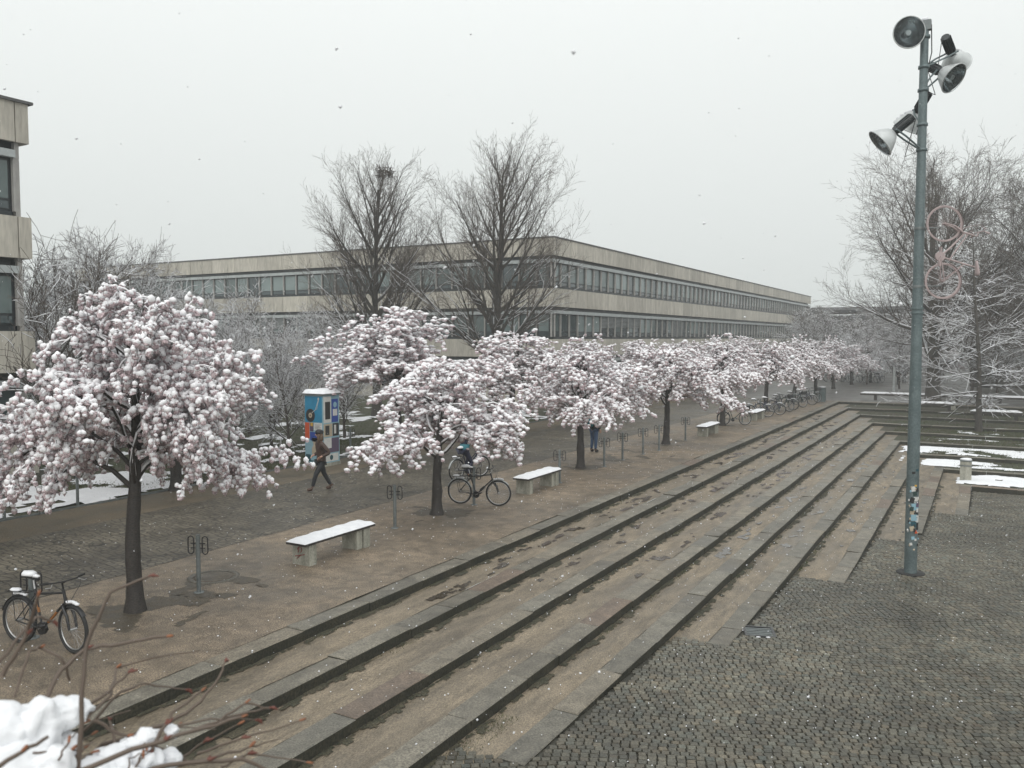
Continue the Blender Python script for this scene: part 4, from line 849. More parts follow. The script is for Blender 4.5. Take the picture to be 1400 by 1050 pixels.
def park(o, pr, pf, z=0, lean=0):
    """stand the bicycle with its wheels on the two ground points"""
    d = Vector((pf.x - pr.x, pf.y - pr.y, 0)); m_ = (pr + pf) / 2; o.location = (m_.x, m_.y, z); o.rotation_euler = (lean, 0, math.atan2(d.y, d.x))
b1 = bicycle('black', 'black', steer=-.15, fork_susp=True, fat=.027, name='bicycle'); park(b1, at_z(30, 880), at_z(96, 893), 0, -.05); tag(b1, 'black and orange bicycle with snow on its saddle at the lower left edge', 'bicycle')
q_ = MB(); q_.tube([(.22, 0, .55), (.05, 0, .38)], .021, 8); q_.build('frame_paint', 'orange', b1); q_ = MB(); q_.tube([(-.14, 0, .50), (-.19, 0, .66)], .0185, 8); q_.build('frame_paint', 'orange', b1)
b2 = bicycle('black', 'alu', steer=.1, name='bicycle'); park(b2, at_z(629, 689), at_z(681, 692), 0, .04); tag(b2, 'dark bicycle with light mudguards parked between the second cherry trunk and a bench', 'bicycle')
q_ = MB(); q_.tube([(.16, .0, .50), (.05, 0, .40)], .035, 10); q_.build('bottle', 'black', b2)
b3 = bicycle('darkgreen', 'black', steer=.25, basket=True); b4 = bicycle('navy', 'alu', steer=-.3, step_through=True)
FBK = [(b3, -11.0, 42.0, .45, 'thin pale bicycle leaning beside the distant small bench'), (b4, -10.9, 46.9, .7, 'dark blue bicycle right of the distant small bench'), (None, -10.7, 48.6, .35, 'bicycle with a white patch, second of the far parked group'), (None, -10.6, 51.0, .6, 'dark bicycle in the middle of the far parked group'),
       (None, -10.7, 52.4, .2, 'bicycle tightly parked in the middle of the far group'), (None, -10.5, 54.6, .55, 'bicycle with light wheel near the end of the far group'), (None, -10.4, 57.0, .3, 'dark bicycle next to the last in the far group'), (None, -10.4, 59.3, .6, 'last bicycle of the far group, by the litter bin')]
for i, (o, x_, y_, rz, lab) in enumerate(FBK):
    if o is None: o = copy_tree(b3 if i % 2 else b4)
    o.location = (x_, y_, 0); o.rotation_euler = (.05 * (-1) ** i, 0, rz); tag(o, lab, 'bicycle', 'bicycles parked far along the steps')
for i in range(8):
    o = copy_tree((b3, b4, b2)[i % 3]); o.location = (-14.5 + i * .78, 88.5 + (i % 2) * .6, 0); o.rotation_euler = (0, 0, .9 + .5 * math.sin(i * 3)); tag(o, 'hazy bicycle under the far trees, ' + ['leftmost of the group', 'second from the left', 'third from the left', 'fourth from the left', 'fourth from the right', 'third from the right', 'second from the right', 'rightmost, nearest the pale post'][i], 'bicycle', 'hazy bicycles under the far trees')
# pink bicycle hung upright on the lamp pole
PX, PY = -1.38, 20.75; PZ = plaza_z(PY)
pk = bicycle(all_paint='pinkpaint', guards='pinkpaint', snow=False, step_through=True, carrier=False, fat=.013, name='pink_bicycle')
sc_ = 1.17; rtv = Vector((math.cos(YAW), math.sin(YAW), 0)); upv = Vector((0, 0, 1)); nv = upv.cross(rtv)  # bike y axis = z_b x x_b
RM = Matrix((upv, rtv.cross(upv), rtv)).transposed()      # x_b -> up, z_b -> right
pk.rotation_euler = RM.to_euler(); pk.scale = (sc_,) * 3
p0 = at_depth(1290, 345.5, 18.35); pk.location = p0 - rtv * (.345 * sc_); tag(pk, 'old bicycle painted all pink, mounted upright high on the lamp pole', 'bicycle')
# ------------------------------------------------------------------ lamp pole with five floodlights
pole = tag(empty('lamp_pole', (PX, PY, PZ)), 'tall grey green lamp pole plastered with stickers at its foot, carrying five floodlights', 'lamp pole')
HP = 11.25 - PZ
b = MB(); b.tube([(0, 0, 0), (0, 0, 3.2), (0, 0, 5.5), (0, 0, HP - .05)], [.135, .13, .115, .082], 20); b.build('post', 'galv', pole)
b = MB(); b.lathe([(.30, 0), (.30, .02), (.15, .025)], 20); b.build('foot_plate', 'rubber', pole)
for zz in (.95 * 2.9, 5.9, 6.0): b = MB(); b.lathe([(.138, zz - .02), (.142, zz), (.138, zz + .02)], 16); b.build('collar', 'galv', pole)
fwd2 = -_fh
def facing(a):  # outward direction on the pole, a = 0 towards the camera
    d = fwd2.copy(); d.rotate(Matrix.Rotation(a, 3, 'Z')); return d
stk = [('p_white', 1.95, -.3, .09, .12), ('p_black', 1.93, .35, .07, .09), ('p_white', 1.72, .15, .10, .10), ('darkgreen', 1.85, -.05, .09, .10), ('p_pale', 1.55, .1, .16, .16), ('p_beige', 1.42, -.4, .09, .10), ('p_black', 1.38, .45, .08, .16), ('p_pale', 1.30, -.05, .15, .14), ('p_white', 1.24, .5, .10, .22), ('tealdark', 1.15, -.1, .12, .12), ('p_orange', .98, .3, .07, .08), ('p_beige', 1.05, -.35, .10, .11), ('p_black', 1.10, .55, .07, .18), ('p_violet', 1.60, .45, .08, .12), ('p_pale', .84, -.2, .07, .07), ('p_white', .80, .2, .05, .05), ('p_black', 2.32, -.35, .07, .05), ('tealdark', 2.38, .2, .06, .05), ('p_white', 1.74, .5, .06, .07), ('p_yellow', 2.03, .0, .05, .04), ('p_white', .70, -.45, .05, .06), ('p_black', 1.70, -.45, .09, .12), ('darkgreen', 1.50, -.5, .08, .10), ('p_white', 1.47, .35, .05, .09), ('p_black', 1.02, -.02, .05, .08)]
for k, (mt_, z_, a, w, h_) in enumerate(stk):
    q_ = MB(); V = []; rr_ = .1375 + .0006 * k - .0018 * (z_ / 3)
    tl = R.uniform(-.35, .35)
    for j in range(5):
        u = (j / 4 - .5) * w
        for vv_ in (-.5, .5):
            du = u * math.cos(tl) - vv_ * h_ * math.sin(tl); dv = u * math.sin(tl) + vv_ * h_ * math.cos(tl); d = facing(a + du / rr_); V.append((d.x * rr_, d.y * rr_, z_ + dv))
    q_.add(V, [(j * 2, j * 2 + 2, j * 2 + 3, j * 2 + 1) for j in range(4)]); q_.build('sticker', mt_, pole)
for k in range(22):   # remains of torn stickers
    a, z_ = R.uniform(-1.2, 1.2), R.uniform(.55, 2.0); d = facing(a); q_ = MB(); q_.blob((d.x * .133, d.y * .133, z_), (.022, .022, R.uniform(.015, .04)), seed=k, sub=1, amp=.5); q_.build('sticker_scrap', R.choice(['p_white', 'p_pale', 'p_beige', 'p_black']), pole)
Wp = Vector((PX, PY, PZ))
def floodlight(px, py, depth, dirv, R_=.33, arm_z=None, box_len=.38, label='', snow=True):
    c = at_depth(px, py, depth); d = Vector(dirv).normalized(); root = empty('floodlight', c)
    q4 = d.to_track_quat('Z', 'Y').to_matrix().to_4x4()
    prof = [(.07, -.36), (.10, -.35), (.15, -.31), (.21, -.23), (.27, -.13), (.31, -.05), (R_, 0), (R_ + .012, .005)]
    b = MB(); b.lathe(prof, 28, T=q4); sh_ = b.build('shade', 'lampshell', root)
    b = MB(); b.lathe([(max(.0, r_ - .012), z_ + .012) for r_, z_ in prof[:-1]][::-1] + [(0, -.34)], 28, T=q4); b.build('reflector', 'reflector', sh_)
    b = MB(); b.lathe([(R_ - .006, -.004), (R_ * .6, .012), (0, .02)], 28, T=q4); b.build('glass', 'lampglass', sh_)
    b = MB(); b.tube([q4 @ Vector((R_ * math.cos(2 * PI * k / 28), R_ * math.sin(2 * PI * k / 28), 0)) for k in range(28)], .014, 6, closed=True); b.build('rim', 'lampshell', sh_)
    b = MB(); b.tube([q4 @ Vector((0, 0, -.20)), q4 @ Vector((0, 0, -.05))], [.05, .06], 10); b.build('bulb', 'lampshell', sh_)
    b = MB(); b.tube([q4 @ Vector((0, 0, -.34)), q4 @ Vector((0, 0, -.42)), q4 @ Vector((0, 0, -.42 - box_len))], [.07, .095, .09], 12)
    hs_ = b.build('ballast_housing', 'housing', root)
    b = MB()
    for k in range(12): a = 2 * PI * k / 12; b.box(q4 @ Vector((math.cos(a) * .10, math.sin(a) * .10, -.42 - box_len / 2)), (.022, .006, box_len * .9), mat=q4 @ Matrix.Rotation(a, 4, 'Z'))
    b.build('cooling_fins', 'housing', hs_)['kind'] = 'stuff'
    # bracket back to the pole
    zt = arm_z if arm_z is not None else c.z; pp = Vector((PX, PY, zt)) - c; hubp = q4 @ Vector((0, 0, -.40))
    side = d.cross(Vector((0, 0, 1))); side = side.normalized() if side.length > .1 else Vector((1, 0, 0))
    b = MB()
    for s in (-1, 1): b.tube([hubp + side * .12 * s, hubp + side * .14 * s + (pp - hubp) * .35, pp + side * .03 * s], .02, 6)
    b.tube([hubp - side * .15, hubp + side * .15], .018, 8); b.build('bracket', 'galv', root)
    b = MB(); b.tube([q4 @ Vector((.05, 0, -.42 - box_len)), q4 @ Vector((.05, 0, -.50 - box_len)) + Vector((0, 0, -.12)), pp * .6 + Vector((0, 0, -.2)), pp], .009, 5); b.build('cable', 'black', root)
    b = MB(); b.lathe([(.092, -.035), (.115, -.03), (.115, .03), (.092, .035)], 14, T=Matrix.Translation(pp)); b.build('clamp', 'galv', root)
    if snow:
        b = MB(); upq = Vector((0, 0, 1)); e = (upq - d * upq.dot(d))
        if e.length > .2:
            e.normalize()
            for k, (t_, r_) in enumerate(((-.08, .26), (-.18, .21), (-.28, .14))): b.blob(d * t_ + e * (r_ + .02), (.12, .12, .05), seed=k, sub=2)
            b.build('snow', 'snow', root)
    tag(root, label, 'floodlight', 'floodlights on the lamp pole'); return root
cl = lambda r_, u_, f_: RT * r_ + Vector((0, 0, 1)) * u_ + _fh * f_
floodlight(1243, 44, 18.1, cl(-.12, -.12, -1.0), arm_z=11.0, label='topmost floodlight facing the viewer, left of the pole top', snow=False, box_len=.15)
floodlight(1304, 107, 18.5, cl(.42, -.55, -.62), arm_z=9.85, label='right hand floodlight whose open glass tilts down towards the viewer', snow=False, box_len=.28)
floodlight(1307, 88, 19.3, cl(.62, -.45, .65), arm_z=10.35, label='right hand floodlight seen from behind with snow on its shade', box_len=.5)
floodlight(1203, 196, 18.3, cl(-.72, -.62, .16), arm_z=8.55, label='lower left floodlight pointing outwards down to the left', box_len=.42, snow=False)
floodlight(1241, 174, 19.1, cl(-.25, -.75, .55), arm_z=9.1, label='lower floodlight close behind the pole, aimed away', box_len=.42)
b = MB(); b.box((.05, 0, HP), (.16, .14, .22), bevel=.02); b.build('junction_box', 'galv_rack', pole)
b = MB(); b.tube([(.13, 0, HP), (.15, .0, HP - .6), (.1, 0, HP - .85)], .012, 5); b.build('cable', 'black', pole)
b = MB(); b.blob((0, 0, HP + .13), (.08, .07, .05), seed=4, sub=2); b.build('snow', 'snow', pole)
for zw in (6.15, 7.33 + .0): pass
for wz in (5.55, 6.95):
    b = MB(); p_ = at_depth(1290, 391 if wz < 6 else 311, 18.35) - Wp; b.tube([(0, 0, p_.z), p_ - RT * .05], .018, 6); b.lathe([(.118, p_.z - .03), (.122, p_.z), (.118, p_.z + .03)], 14); b.build('bicycle_bracket', 'galv_rack', pole)

# ------------------------------------------------------------------ poster column
pc = tag(empty('poster_column', (-19.95, 21.75, 0)), 'square advertising column covered in colourful posters with snow on top', 'advertising column')
a_ = .82; b = MB(); b.box((0, 0, 1.27), (a_, a_, 2.34)); b.build('core', 'p_pale', pc)
b = MB(); b.box((0, 0, .06), (a_ + .06, a_ + .06, .12)); b.build('plinth', 'bench_conc', pc)
b = MB(); b.box((0, 0, 2.47), (a_ + .10, a_ + .10, .06)); b.build('cap', 'galv_rack', pc)
V = []; nx = 13
for j in range(nx):
    for i in range(nx): u, v = i / 6 - 1, j / 6 - 1; e = min(1 - abs(u), 1 - abs(v)); V.append((u * .475, v * .475, 2.502 + (.13 * min(1, e * 3) ** .5 + .05 * noise.noise(Vector((u * 2, v * 2, 9))) if e > 0 else 0)))
np_mesh('snow_cover', V, [(j * nx + i, j * nx + i + 1, (j + 1) * nx + i + 1, (j + 1) * nx + i) for j in range(nx - 1) for i in range(nx - 1)], ['snow'], smooth=True, parent=pc)
hw_ = a_ / 2
def poster(face, u0, u1, z0, z1, mt_, lift=.004, shape=None, name='poster'):
    q_ = MB(); f = (lambda u, z: (u, -hw_ - lift, z)) if face == 'front' else (lambda u, z: (hw_ + lift, u, z))
    if shape == 'disc':
        cx_, cz_, r_ = (u0 + u1) / 2, (z0 + z1) / 2, (z1 - z0) / 2; q_.add([f(cx_ + r_ * .9 * math.cos(k * PI / 10), cz_ + r_ * math.sin(k * PI / 10)) for k in range(20)], [tuple(range(20))])
    else:
        th = .003; g_ = (lambda u, z: (u, -hw_ - lift + th, z)) if face == 'front' else (lambda u, z: (hw_ + lift - th, u, z)); A_ = [f(u0, z0), f(u1, z0), f(u1, z1), f(u0, z1)]; B_ = [g_(u0, z0), g_(u1, z0), g_(u1, z1), g_(u0, z1)]
        q_.add(A_ + B_, [(0, 1, 2, 3), (0, 4, 5, 1), (1, 5, 6, 2), (2, 6, 7, 3), (3, 7, 4, 0)])
    o_ = q_.build(name, mt_, pc); return o_
poster('front', -.39, .37, 1.52, 2.40, 'p_blue'); poster('front', -.36, .06, 1.52, 1.98, 'p_black', .007, 'disc', 'print'); poster('front', -.22, -.08, 1.66, 1.84, 'p_beige', .009, 'disc', 'print'); poster('front', -.18, -.13, 1.72, 1.78, 'p_black', .011, 'disc', 'print')
q_ = MB(); q_.tube([(.22, -hw_ - .006, 2.3), (.08, -hw_ - .006, 1.95), (-.08, -hw_ - .006, 1.84)], .012, 4); q_.tube([(.24, -hw_ - .006, 2.32), (.14, -hw_ - .006, 1.95)], .008, 4); q_.blob((.22, -hw_ - .006, 2.32), (.045, .004, .06)); q_.build('print', 'p_white', pc)
poster('front', -.405, -.20, .95, 1.50, 'p_orange'); poster('front', -.395, -.28, .55, .93, 'p_pale'); poster('front', -.18, -.02, 1.2, 1.5, 'p_violet'); poster('front', -.15, -.04, 1.38, 1.5, 'p_yellow', .007)
poster('front', .0, .37, 1.25, 1.50, 'p_white'); poster('front', .18, .37, 1.0, 1.24, 'p_yellow'); poster('front', -.18, .16, .85, 1.18, 'p_deep'); poster('front', -.26, -.06, .62, .90, 'p_pale', .007, 'disc'); poster('front', -.1, .36, .42, .98, 'p_beige'); poster('front', -.38, .36, .16, .40, 'tealdark'); poster('front', -.15, .15, .2, .40, 'p_pale', .007)
for k in range(4): poster('front', .05, .05 + (.26, .22, .28, .14)[k], 1.43 - k * .045, 1.44 - k * .045, 'p_black', .007, name='print')
poster('side', -.38, .0, 1.50, 2.40, 'p_white'); poster('side', .02, .34, 1.5, 2.30, 'p_deep', .007); poster('side', -.30, -.05, 1.62, 2.22, 'p_black', .007, name='print'); poster('side', .08, .30, 1.72, 1.95, 'p_white', .010, name='print'); poster('side', .08, .30, 2.0, 2.2, 'p_pale', .010, 'disc', 'print')
poster('side', -.38, .05, 1.02, 1.46, 'p_beige'); poster('side', .07, .38, 1.02, 1.46, 'p_black'); poster('side', -.3, -.1, 1.08, 1.4, 'p_black', .007, name='print'); poster('side', .14, .24, 1.1, 1.4, 'p_white', .007, name='print')
poster('side', -.38, .38, .46, .96, 'p_violet'); poster('side', -.38, .0, .62, .98, 'p_white', .007); poster('side', -.36, .34, .16, .42, 'p_white'); poster('side', -.12, .1, .2, .38, 'tealdark', .007, 'disc', 'print')

# ------------------------------------------------------------------ manhole, drain, bins, posts
def manhole(x_, y_, r_, lab, z=0.0):
    root = empty('manhole_cover', (x_, y_, z)); b = MB(); b.lathe([(r_ + .12, -.02), (r_ + .12, .012), (r_ + .02, .014), (r_ + .02, -.01)], 32); b.build('ring', 'kerb', root, tint=(.7, .7, .7, 1))
    b = MB(); b.lathe([(r_, -.01), (r_, .012), (r_ * .8, .013), (r_ * .78, .008), (0, .009)], 32); b.build('lid', 'kerb', root, tint=(.55, .5, .45, 1)); tag(root, lab, 'manhole cover'); return root
p = at_z(292, 789); manhole(p.x, p.y, .34, 'round manhole cover in the gravel behind the empty rack near the nearest trunk')
p = at_z(352, 739 - 0); 
gt = tag(empty('drain_grate', (GR.x, GR.y, plaza_z(GR.y)), .35), 'rectangular iron drain grate set in the cobbles by the steps', 'drain grate')
b = MB()
for x_, y_, dx, dy in ((0, .24, .52, .04), (0, -.24, .52, .04), (.24, 0, .04, .44), (-.24, 0, .04, .44)): b.box((x_, y_, -.01), (dx, dy, .04))
b.build('frame', 'black', gt)
for k in range(5): b = MB(); b.box((0, -.16 + k * .08, -.012), (.44, .030, .03)); b.build('bar', 'galv_rack', gt)
b = MB(); b.box((0, 0, -.06), (.46, .46, .02)); b.build('pit', 'soil', gt)
for k, (x_, y_) in enumerate(((-.30, .02), (.12, -.27), (-.05, -.29))): b = MB(); b.blob((x_, y_, .0), (.05, .02, .015), seed=k, sub=1); b.build('snow', 'snow', gt)
def bin_(x_, y_, z_, w, h_, mt_, lab, square=True):
    root = empty('litter_bin', (x_, y_, z_)); b = MB()
    if square: b.box((0, 0, h_ / 2), (w, w, h_), bevel=.015)
    else: b.lathe([(w / 2 * .9, 0), (w / 2, h_)], 16)
    b.build('body', mt_, root); b = MB(); b.box((0, 0, h_ * .78), (w + .02, w + .02, .05)); b.build('band', 'galv_rack', root); b = MB(); b.box((0, 0, h_ + .02), (w + .03, w + .03, .04), bevel=.01); b.build('lid', 'galv_rack', root)
    b = MB(); b.blob((0, 0, h_ + .06), (w * .55, w * .55, .06), seed=4, sub=2, flat=-.03); b.build('snow', 'snow', root); tag(root, lab, 'litter bin'); return root
p = at_z(1320, 657, -1.2); bin_(p.x, p.y, -1.2, .40, .78, 'bench_conc', 'square concrete litter bin standing in snow on the lowest far terrace')
p = at_z(1124, 549); bin_(p.x, p.y, 0, .42, .95, 'galv', 'grey litter bin at the end of the far parked bicycles')
p = at_z(1303, 558); bin_(p.x, p.y + .4, -.14, .26, .40, 'bench_conc', 'small pale bin beside the upper short terrace bench')
po = MB(); po.tube([(0, 0, 0), (0, 0, 2.0)], .10, 12); o = po.build('white_post', 'lampshell'); o.location = (-6.6, 75.3, 0); tag(o, 'pale round post standing behind the long snow covered bench', 'post')

# ------------------------------------------------------------------ people
def skin(name, pts, edges, mat, parent, root_i=0, sub=2):
    me = bpy.data.meshes.new(name); me.from_pydata([p[0] for p in pts], [], []); me.edges.add(len(edges)); me.edges.foreach_set('vertices', [i for e in edges for i in e]); me.update()
    o = bpy.data.objects.new(name, me); link(o, parent); sm = o.modifiers.new('skin', 'SKIN'); sm.use_smooth_shade = True
    for i, (_, r) in enumerate(pts):
        sv_ = me.skin_vertices[0].data[i]; sv_.radius = (r, r) if not isinstance(r, tuple) else r; sv_.use_root = (i == root_i)
    ss = o.modifiers.new('subdivision', 'SUBSURF'); ss.levels = sub; ss.render_levels = sub; me.materials.append(M[mat]); return o
def person(J, jacket, trousers, shoes, hat=None, hair=None, backpack=None, label='', loc=(0, 0, 0), rz=0, look=(0, -1, 0), sitting=False):
    """J: joints in metres, local frame, facing -Y"""
    root = empty('person', loc, rz); V3 = lambda k: Vector(J[k])
    pts = []; E_ = []; idx = {}
    def vtx(k, p, r): idx[k] = len(pts); pts.append((tuple(p), r)); return idx[k]
    pel = V3('pelvis'); ch = V3('chest'); nk = V3('neck'); hd = V3('head')
    vtx('pel', pel, (.10, .075)); vtx('wst', pel.lerp(ch, .45), (.09, .07)); vtx('ch', ch, (.13, .08)); vtx('nk0', nk - Vector((0, 0, .03)), .055); vtx('nk', nk + Vector((0, 0, .03)), .05); vtx('hd0', hd - Vector((0, 0, .05)), (.072, .082)); vtx('hd', hd + Vector((0, 0, .02)), (.078, .095)); vtx('hd1', hd + Vector((0, 0, .09)), (.06, .07))
    E_ += [('pel', 'wst'), ('wst', 'ch'), ('ch', 'nk0'), ('nk0', 'nk'), ('nk', 'hd0'), ('hd0', 'hd'), ('hd', 'hd1')]
    for s in 'lr':
        for k, r in (('sh', .052), ('el', .040), ('wr', .027)): vtx(k + s, V3(k + s), r)
        hnd = V3('wr' + s) + (V3('wr' + s) - V3('el' + s)).normalized() * .07; vtx('ha' + s, hnd, (.040, .018)); E_ += [('ch', 'sh' + s), ('sh' + s, 'el' + s), ('el' + s, 'wr' + s), ('wr' + s, 'ha' + s)]
        for k, r in (('hp', .065), ('kn', .045), ('an', .026)): vtx(k + s, V3(k + s), r)
        vtx('to' + s, V3('to' + s), .018); E_ += [('pel', 'hp' + s), ('hp' + s, 'kn' + s), ('kn' + s, 'an' + s), ('an' + s, 'to' + s)]
    body = skin('body', pts, [(idx[a], idx[b_]) for a, b_ in E_], 'skin', root)
    for s in 'lr':   # five separate curled fingers
        w_ = V3('wr' + s); d = (w_ - V3('el' + s)).normalized(); sx = d.orthogonal().normalized(); hp_ = w_ + d * .075; cu = d.cross(sx)
        q_ = MB()
        for k in range(4): o_ = hp_ + sx * (.026 - .0175 * k); l_ = (.065, .075, .07, .055)[k]; q_.tube([o_, o_ + d * l_ * .45 + cu * .006, o_ + d * l_ * .8 + cu * .022, o_ + d * l_ * .85 + cu * .038], [.009, .0085, .0075, .006], 6)
        o_ = w_ + d * .03 + sx * .025; q_.tube([o_, o_ + sx * .022 + d * .025, o_ + sx * .025 + d * .05 + cu * .01], [.011, .0095, .008], 6); q_.build('fingers', 'skin', body)
    # jacket, trousers, shoes
    jp = [(tuple(pel - Vector((0, 0, .12))), (.20, .15)), (tuple(pel.lerp(ch, .5)), (.165, .13)), (tuple(ch), (.185, .14)), (tuple(nk - Vector((0, 0, .0))), (.085, .08))]; je = [(0, 1), (1, 2), (2, 3)]
    for s in 'lr':
        n0 = len(jp); sh_, el_, wr_ = V3('sh' + s), V3('el' + s), V3('wr' + s); jp += [(tuple(sh_), .075), (tuple(el_), .066), (tuple(el_.lerp(wr_, .93)), .048)]; je += [(2, n0), (n0, n0 + 1), (n0 + 1, n0 + 2)]
    skin('jacket', jp, je, jacket, root)
    tp = [(tuple(pel + Vector((0, 0, .02))), (.165, .125))]; te = []
    for s in 'lr':
        n0 = len(tp); h_, k_, a_n = V3('hp' + s), V3('kn' + s), V3('an' + s); tp += [(tuple(h_ - Vector((0, 0, .05))), .105), (tuple(k_), .072), (tuple(k_.lerp(a_n, .94)), .052)]; te += [(0, n0), (n0, n0 + 1), (n0 + 1, n0 + 2)]
    skin('trousers', tp, te, trousers, root)
    for s in 'lr':
        a_n, t_ = V3('an' + s), V3('to' + s); bk = a_n - (t_ - a_n) * .25; bk.z = min(a_n.z, t_.z + .03) - .01
        skin('shoe', [(tuple(bk), .055), (tuple(a_n.lerp(t_, .5) - Vector((0, 0, .01))), (.06, .055)), (tuple(t_), (.058, .048)), (tuple(a_n + Vector((0, 0, .05))), .058)], [(0, 1), (1, 2), (0, 3)], shoes, root)
    lk = Vector(look).normalized(); sd_ = lk.cross(Vector((0, 0, 1)))
    q_ = MB(); q_.blob(hd + lk * .100 + Vector((0, 0, -.005)), (.014, .018, .022), sub=2); q_.build('nose', 'skin', body)
    for s in (-1, 1): q_ = MB(); q_.blob(hd + lk * .086 + sd_ * .03 * s + Vector((0, 0, .025)), .010, sub=1, amp=0); q_.build('eye', 'hat', body); q_ = MB(); q_.blob(hd + sd_ * .084 * s, (.012, .02, .03), sub=1); q_.build('ear', 'skin', body)
    q_ = MB(); q_.tube([hd + lk * .090 + sd_ * .022 + Vector((0, 0, -.045)), hd + lk * .090 - sd_ * .022 + Vector((0, 0, -.045))], .005, 5); q_.build('mouth', 'rustred', body)
    if hair: q_ = MB(); q_.blob(hd - lk * .02 + Vector((0, 0, .045)), (.10, .108, .095), sub=2, seed=2); q_.blob(hd - lk * .05 - Vector((0, 0, .08)), (.10, .07, .15), sub=2, seed=6); [q_.blob(hd + sd_ * .085 * s + lk * .02 - Vector((0, 0, .09)), (.03, .04, .14), sub=2, seed=7) for s in (-1, 1)]; q_.build('hair', hair, root)
    if hat: q_ = MB(); q_.blob(hd + Vector((0, 0, .075)) - lk * .01, (.112, .118, .085), sub=3, amp=.04); q_.lathe([(.108, .045), (.118, .05), (.116, .085), (.108, .09)], 16, T=Matrix.Translation(hd - lk * .01)); q_.build('beanie', hat, root)
    if backpack:
        bkd = -lk; c = ch + bkd * .20 - Vector((0, 0, .08)); q_ = MB(); q_.blob(c, (.17, .12, .26) if abs(lk.y) > abs(lk.x) else (.12, .17, .26), sub=3, amp=.05); q_.build('backpack', backpack, root)
        for s in (-1, 1): q_ = MB(); q_.tube([c + sd_ * .1 * s + Vector((0, 0, .18)), ch + sd_ * .10 * s + Vector((0, 0, .14)), ch + sd_ * .12 * s + lk * .15, c + sd_ * .12 * s - Vector((0, 0, .1)) + lk * .02], .018, 6); q_.build('strap', 'tealdark', root)
    tag(root, label, 'person'); return root
# striding man, facing -Y (local), brown jacket
J1 = dict(pelvis=(0, 0, .91), chest=(0, -.02, 1.32), neck=(0, -.03, 1.47), head=(0, -.06, 1.63), shl=(.19, -.03, 1.37), ell=(.27, .16, 1.12), wrl=(.22, -.06, 1.02), shr=(-.19, -.05, 1.37), elr=(-.26, .02, 1.10), wrr=(-.12, -.20, 1.03),
          hpl=(.09, 0, .88), knl=(.10, -.20, .50), anl=(.10, -.30, .12), tol=(.10, -.46, .07), hpr=(-.09, 0, .88), knr=(-.09, .10, .48), anr=(-.09, .30, .12), tor=(-.09, .15, .05))
p = at_z(440, 671); person(J1, 'brown', 'darkjeans', 'shoe', hat='hat', hair='hair', label='person striding left in brown jacket, black beanie and dark jeans', loc=(p.x, p.y, 0), rz=-.55, look=(-.25, -1, 0))
J2 = dict(pelvis=(0, 0, .93), chest=(0, 0, 1.32), neck=(0, 0, 1.48), head=(0, -.02, 1.64), shl=(.18, 0, 1.40), ell=(.24, .03, 1.12), wrl=(.22, -.08, .88), shr=(-.18, 0, 1.40), elr=(-.24, .03, 1.12), wrr=(-.22, -.08, .88),
          hpl=(.09, 0, .90), knl=(.10, -.02, .50), anl=(.11, .02, .10), tol=(.12, -.12, .04), hpr=(-.09, 0, .90), knr=(-.10, 0, .50), anr=(-.10, .02, .10), tor=(-.12, -.12, .04))
p = at_z(812, 618); person(J2, 'hat', 'jeans', 'hat', hair='hair', backpack='teal', label='person in blue jeans with dark teal backpack, back turned, behind the third trunk', loc=(p.x, p.y, 0), rz=PI - .3, look=(0, -1, 0))
# cyclist hidden behind blossom
p = at_z(640, 655); cyc = copy_tree(b4); park(cyc, p + Vector((-.1, -.5, 0)), p + Vector((.1, .55, 0))); tag(cyc, 'bicycle being ridden along the path, half hidden behind drooping blossom', 'bicycle')
JC = dict(pelvis=(0, .25, .98), chest=(0, -.02, 1.36), neck=(0, -.12, 1.48), head=(0, -.2, 1.62), shl=(.18, -.06, 1.40), ell=(.22, -.25, 1.15), wrl=(.24, -.42, 1.02), shr=(-.18, -.06, 1.40), elr=(-.22, -.25, 1.15), wrr=(-.24, -.42, 1.02),
          hpl=(.09, .22, .95), knl=(.11, -.12, .70), anl=(.11, .02, .32), tol=(.11, -.12, .28), hpr=(-.09, .22, .95), knr=(-.10, -.02, .55), anr=(-.10, .12, .16), tor=(-.10, -.02, .12))
d_ = cyc.rotation_euler.z; person(JC, 'teal', 'navy', 'hat', hat='hat', backpack='navy', label='cyclist in a teal jacket and navy trousers half hidden by the second cherry crown', loc=cyc.location, rz=d_ + PI / 2, look=(0, -1, 0))
p = at_z(1228, 526); pf_ = person(J2, 'hat', 'darkjeans', 'hat', hair='hat', label='distant person in black standing behind the pale round post', loc=(p.x, p.y, 0), rz=1.0)
for px, py, lab in ((1236, 524, 'distant dark dressed person close to the lamp pole, right of another'), (1152, 513, 'faint distant person on the far square below the snowy trees')):
    o = copy_tree(pf_); q_ = at_z(px, py); o.location = (q_.x, q_.y, 0); o.rotation_euler.z = R.uniform(0, 6); tag(o, lab, 'person')

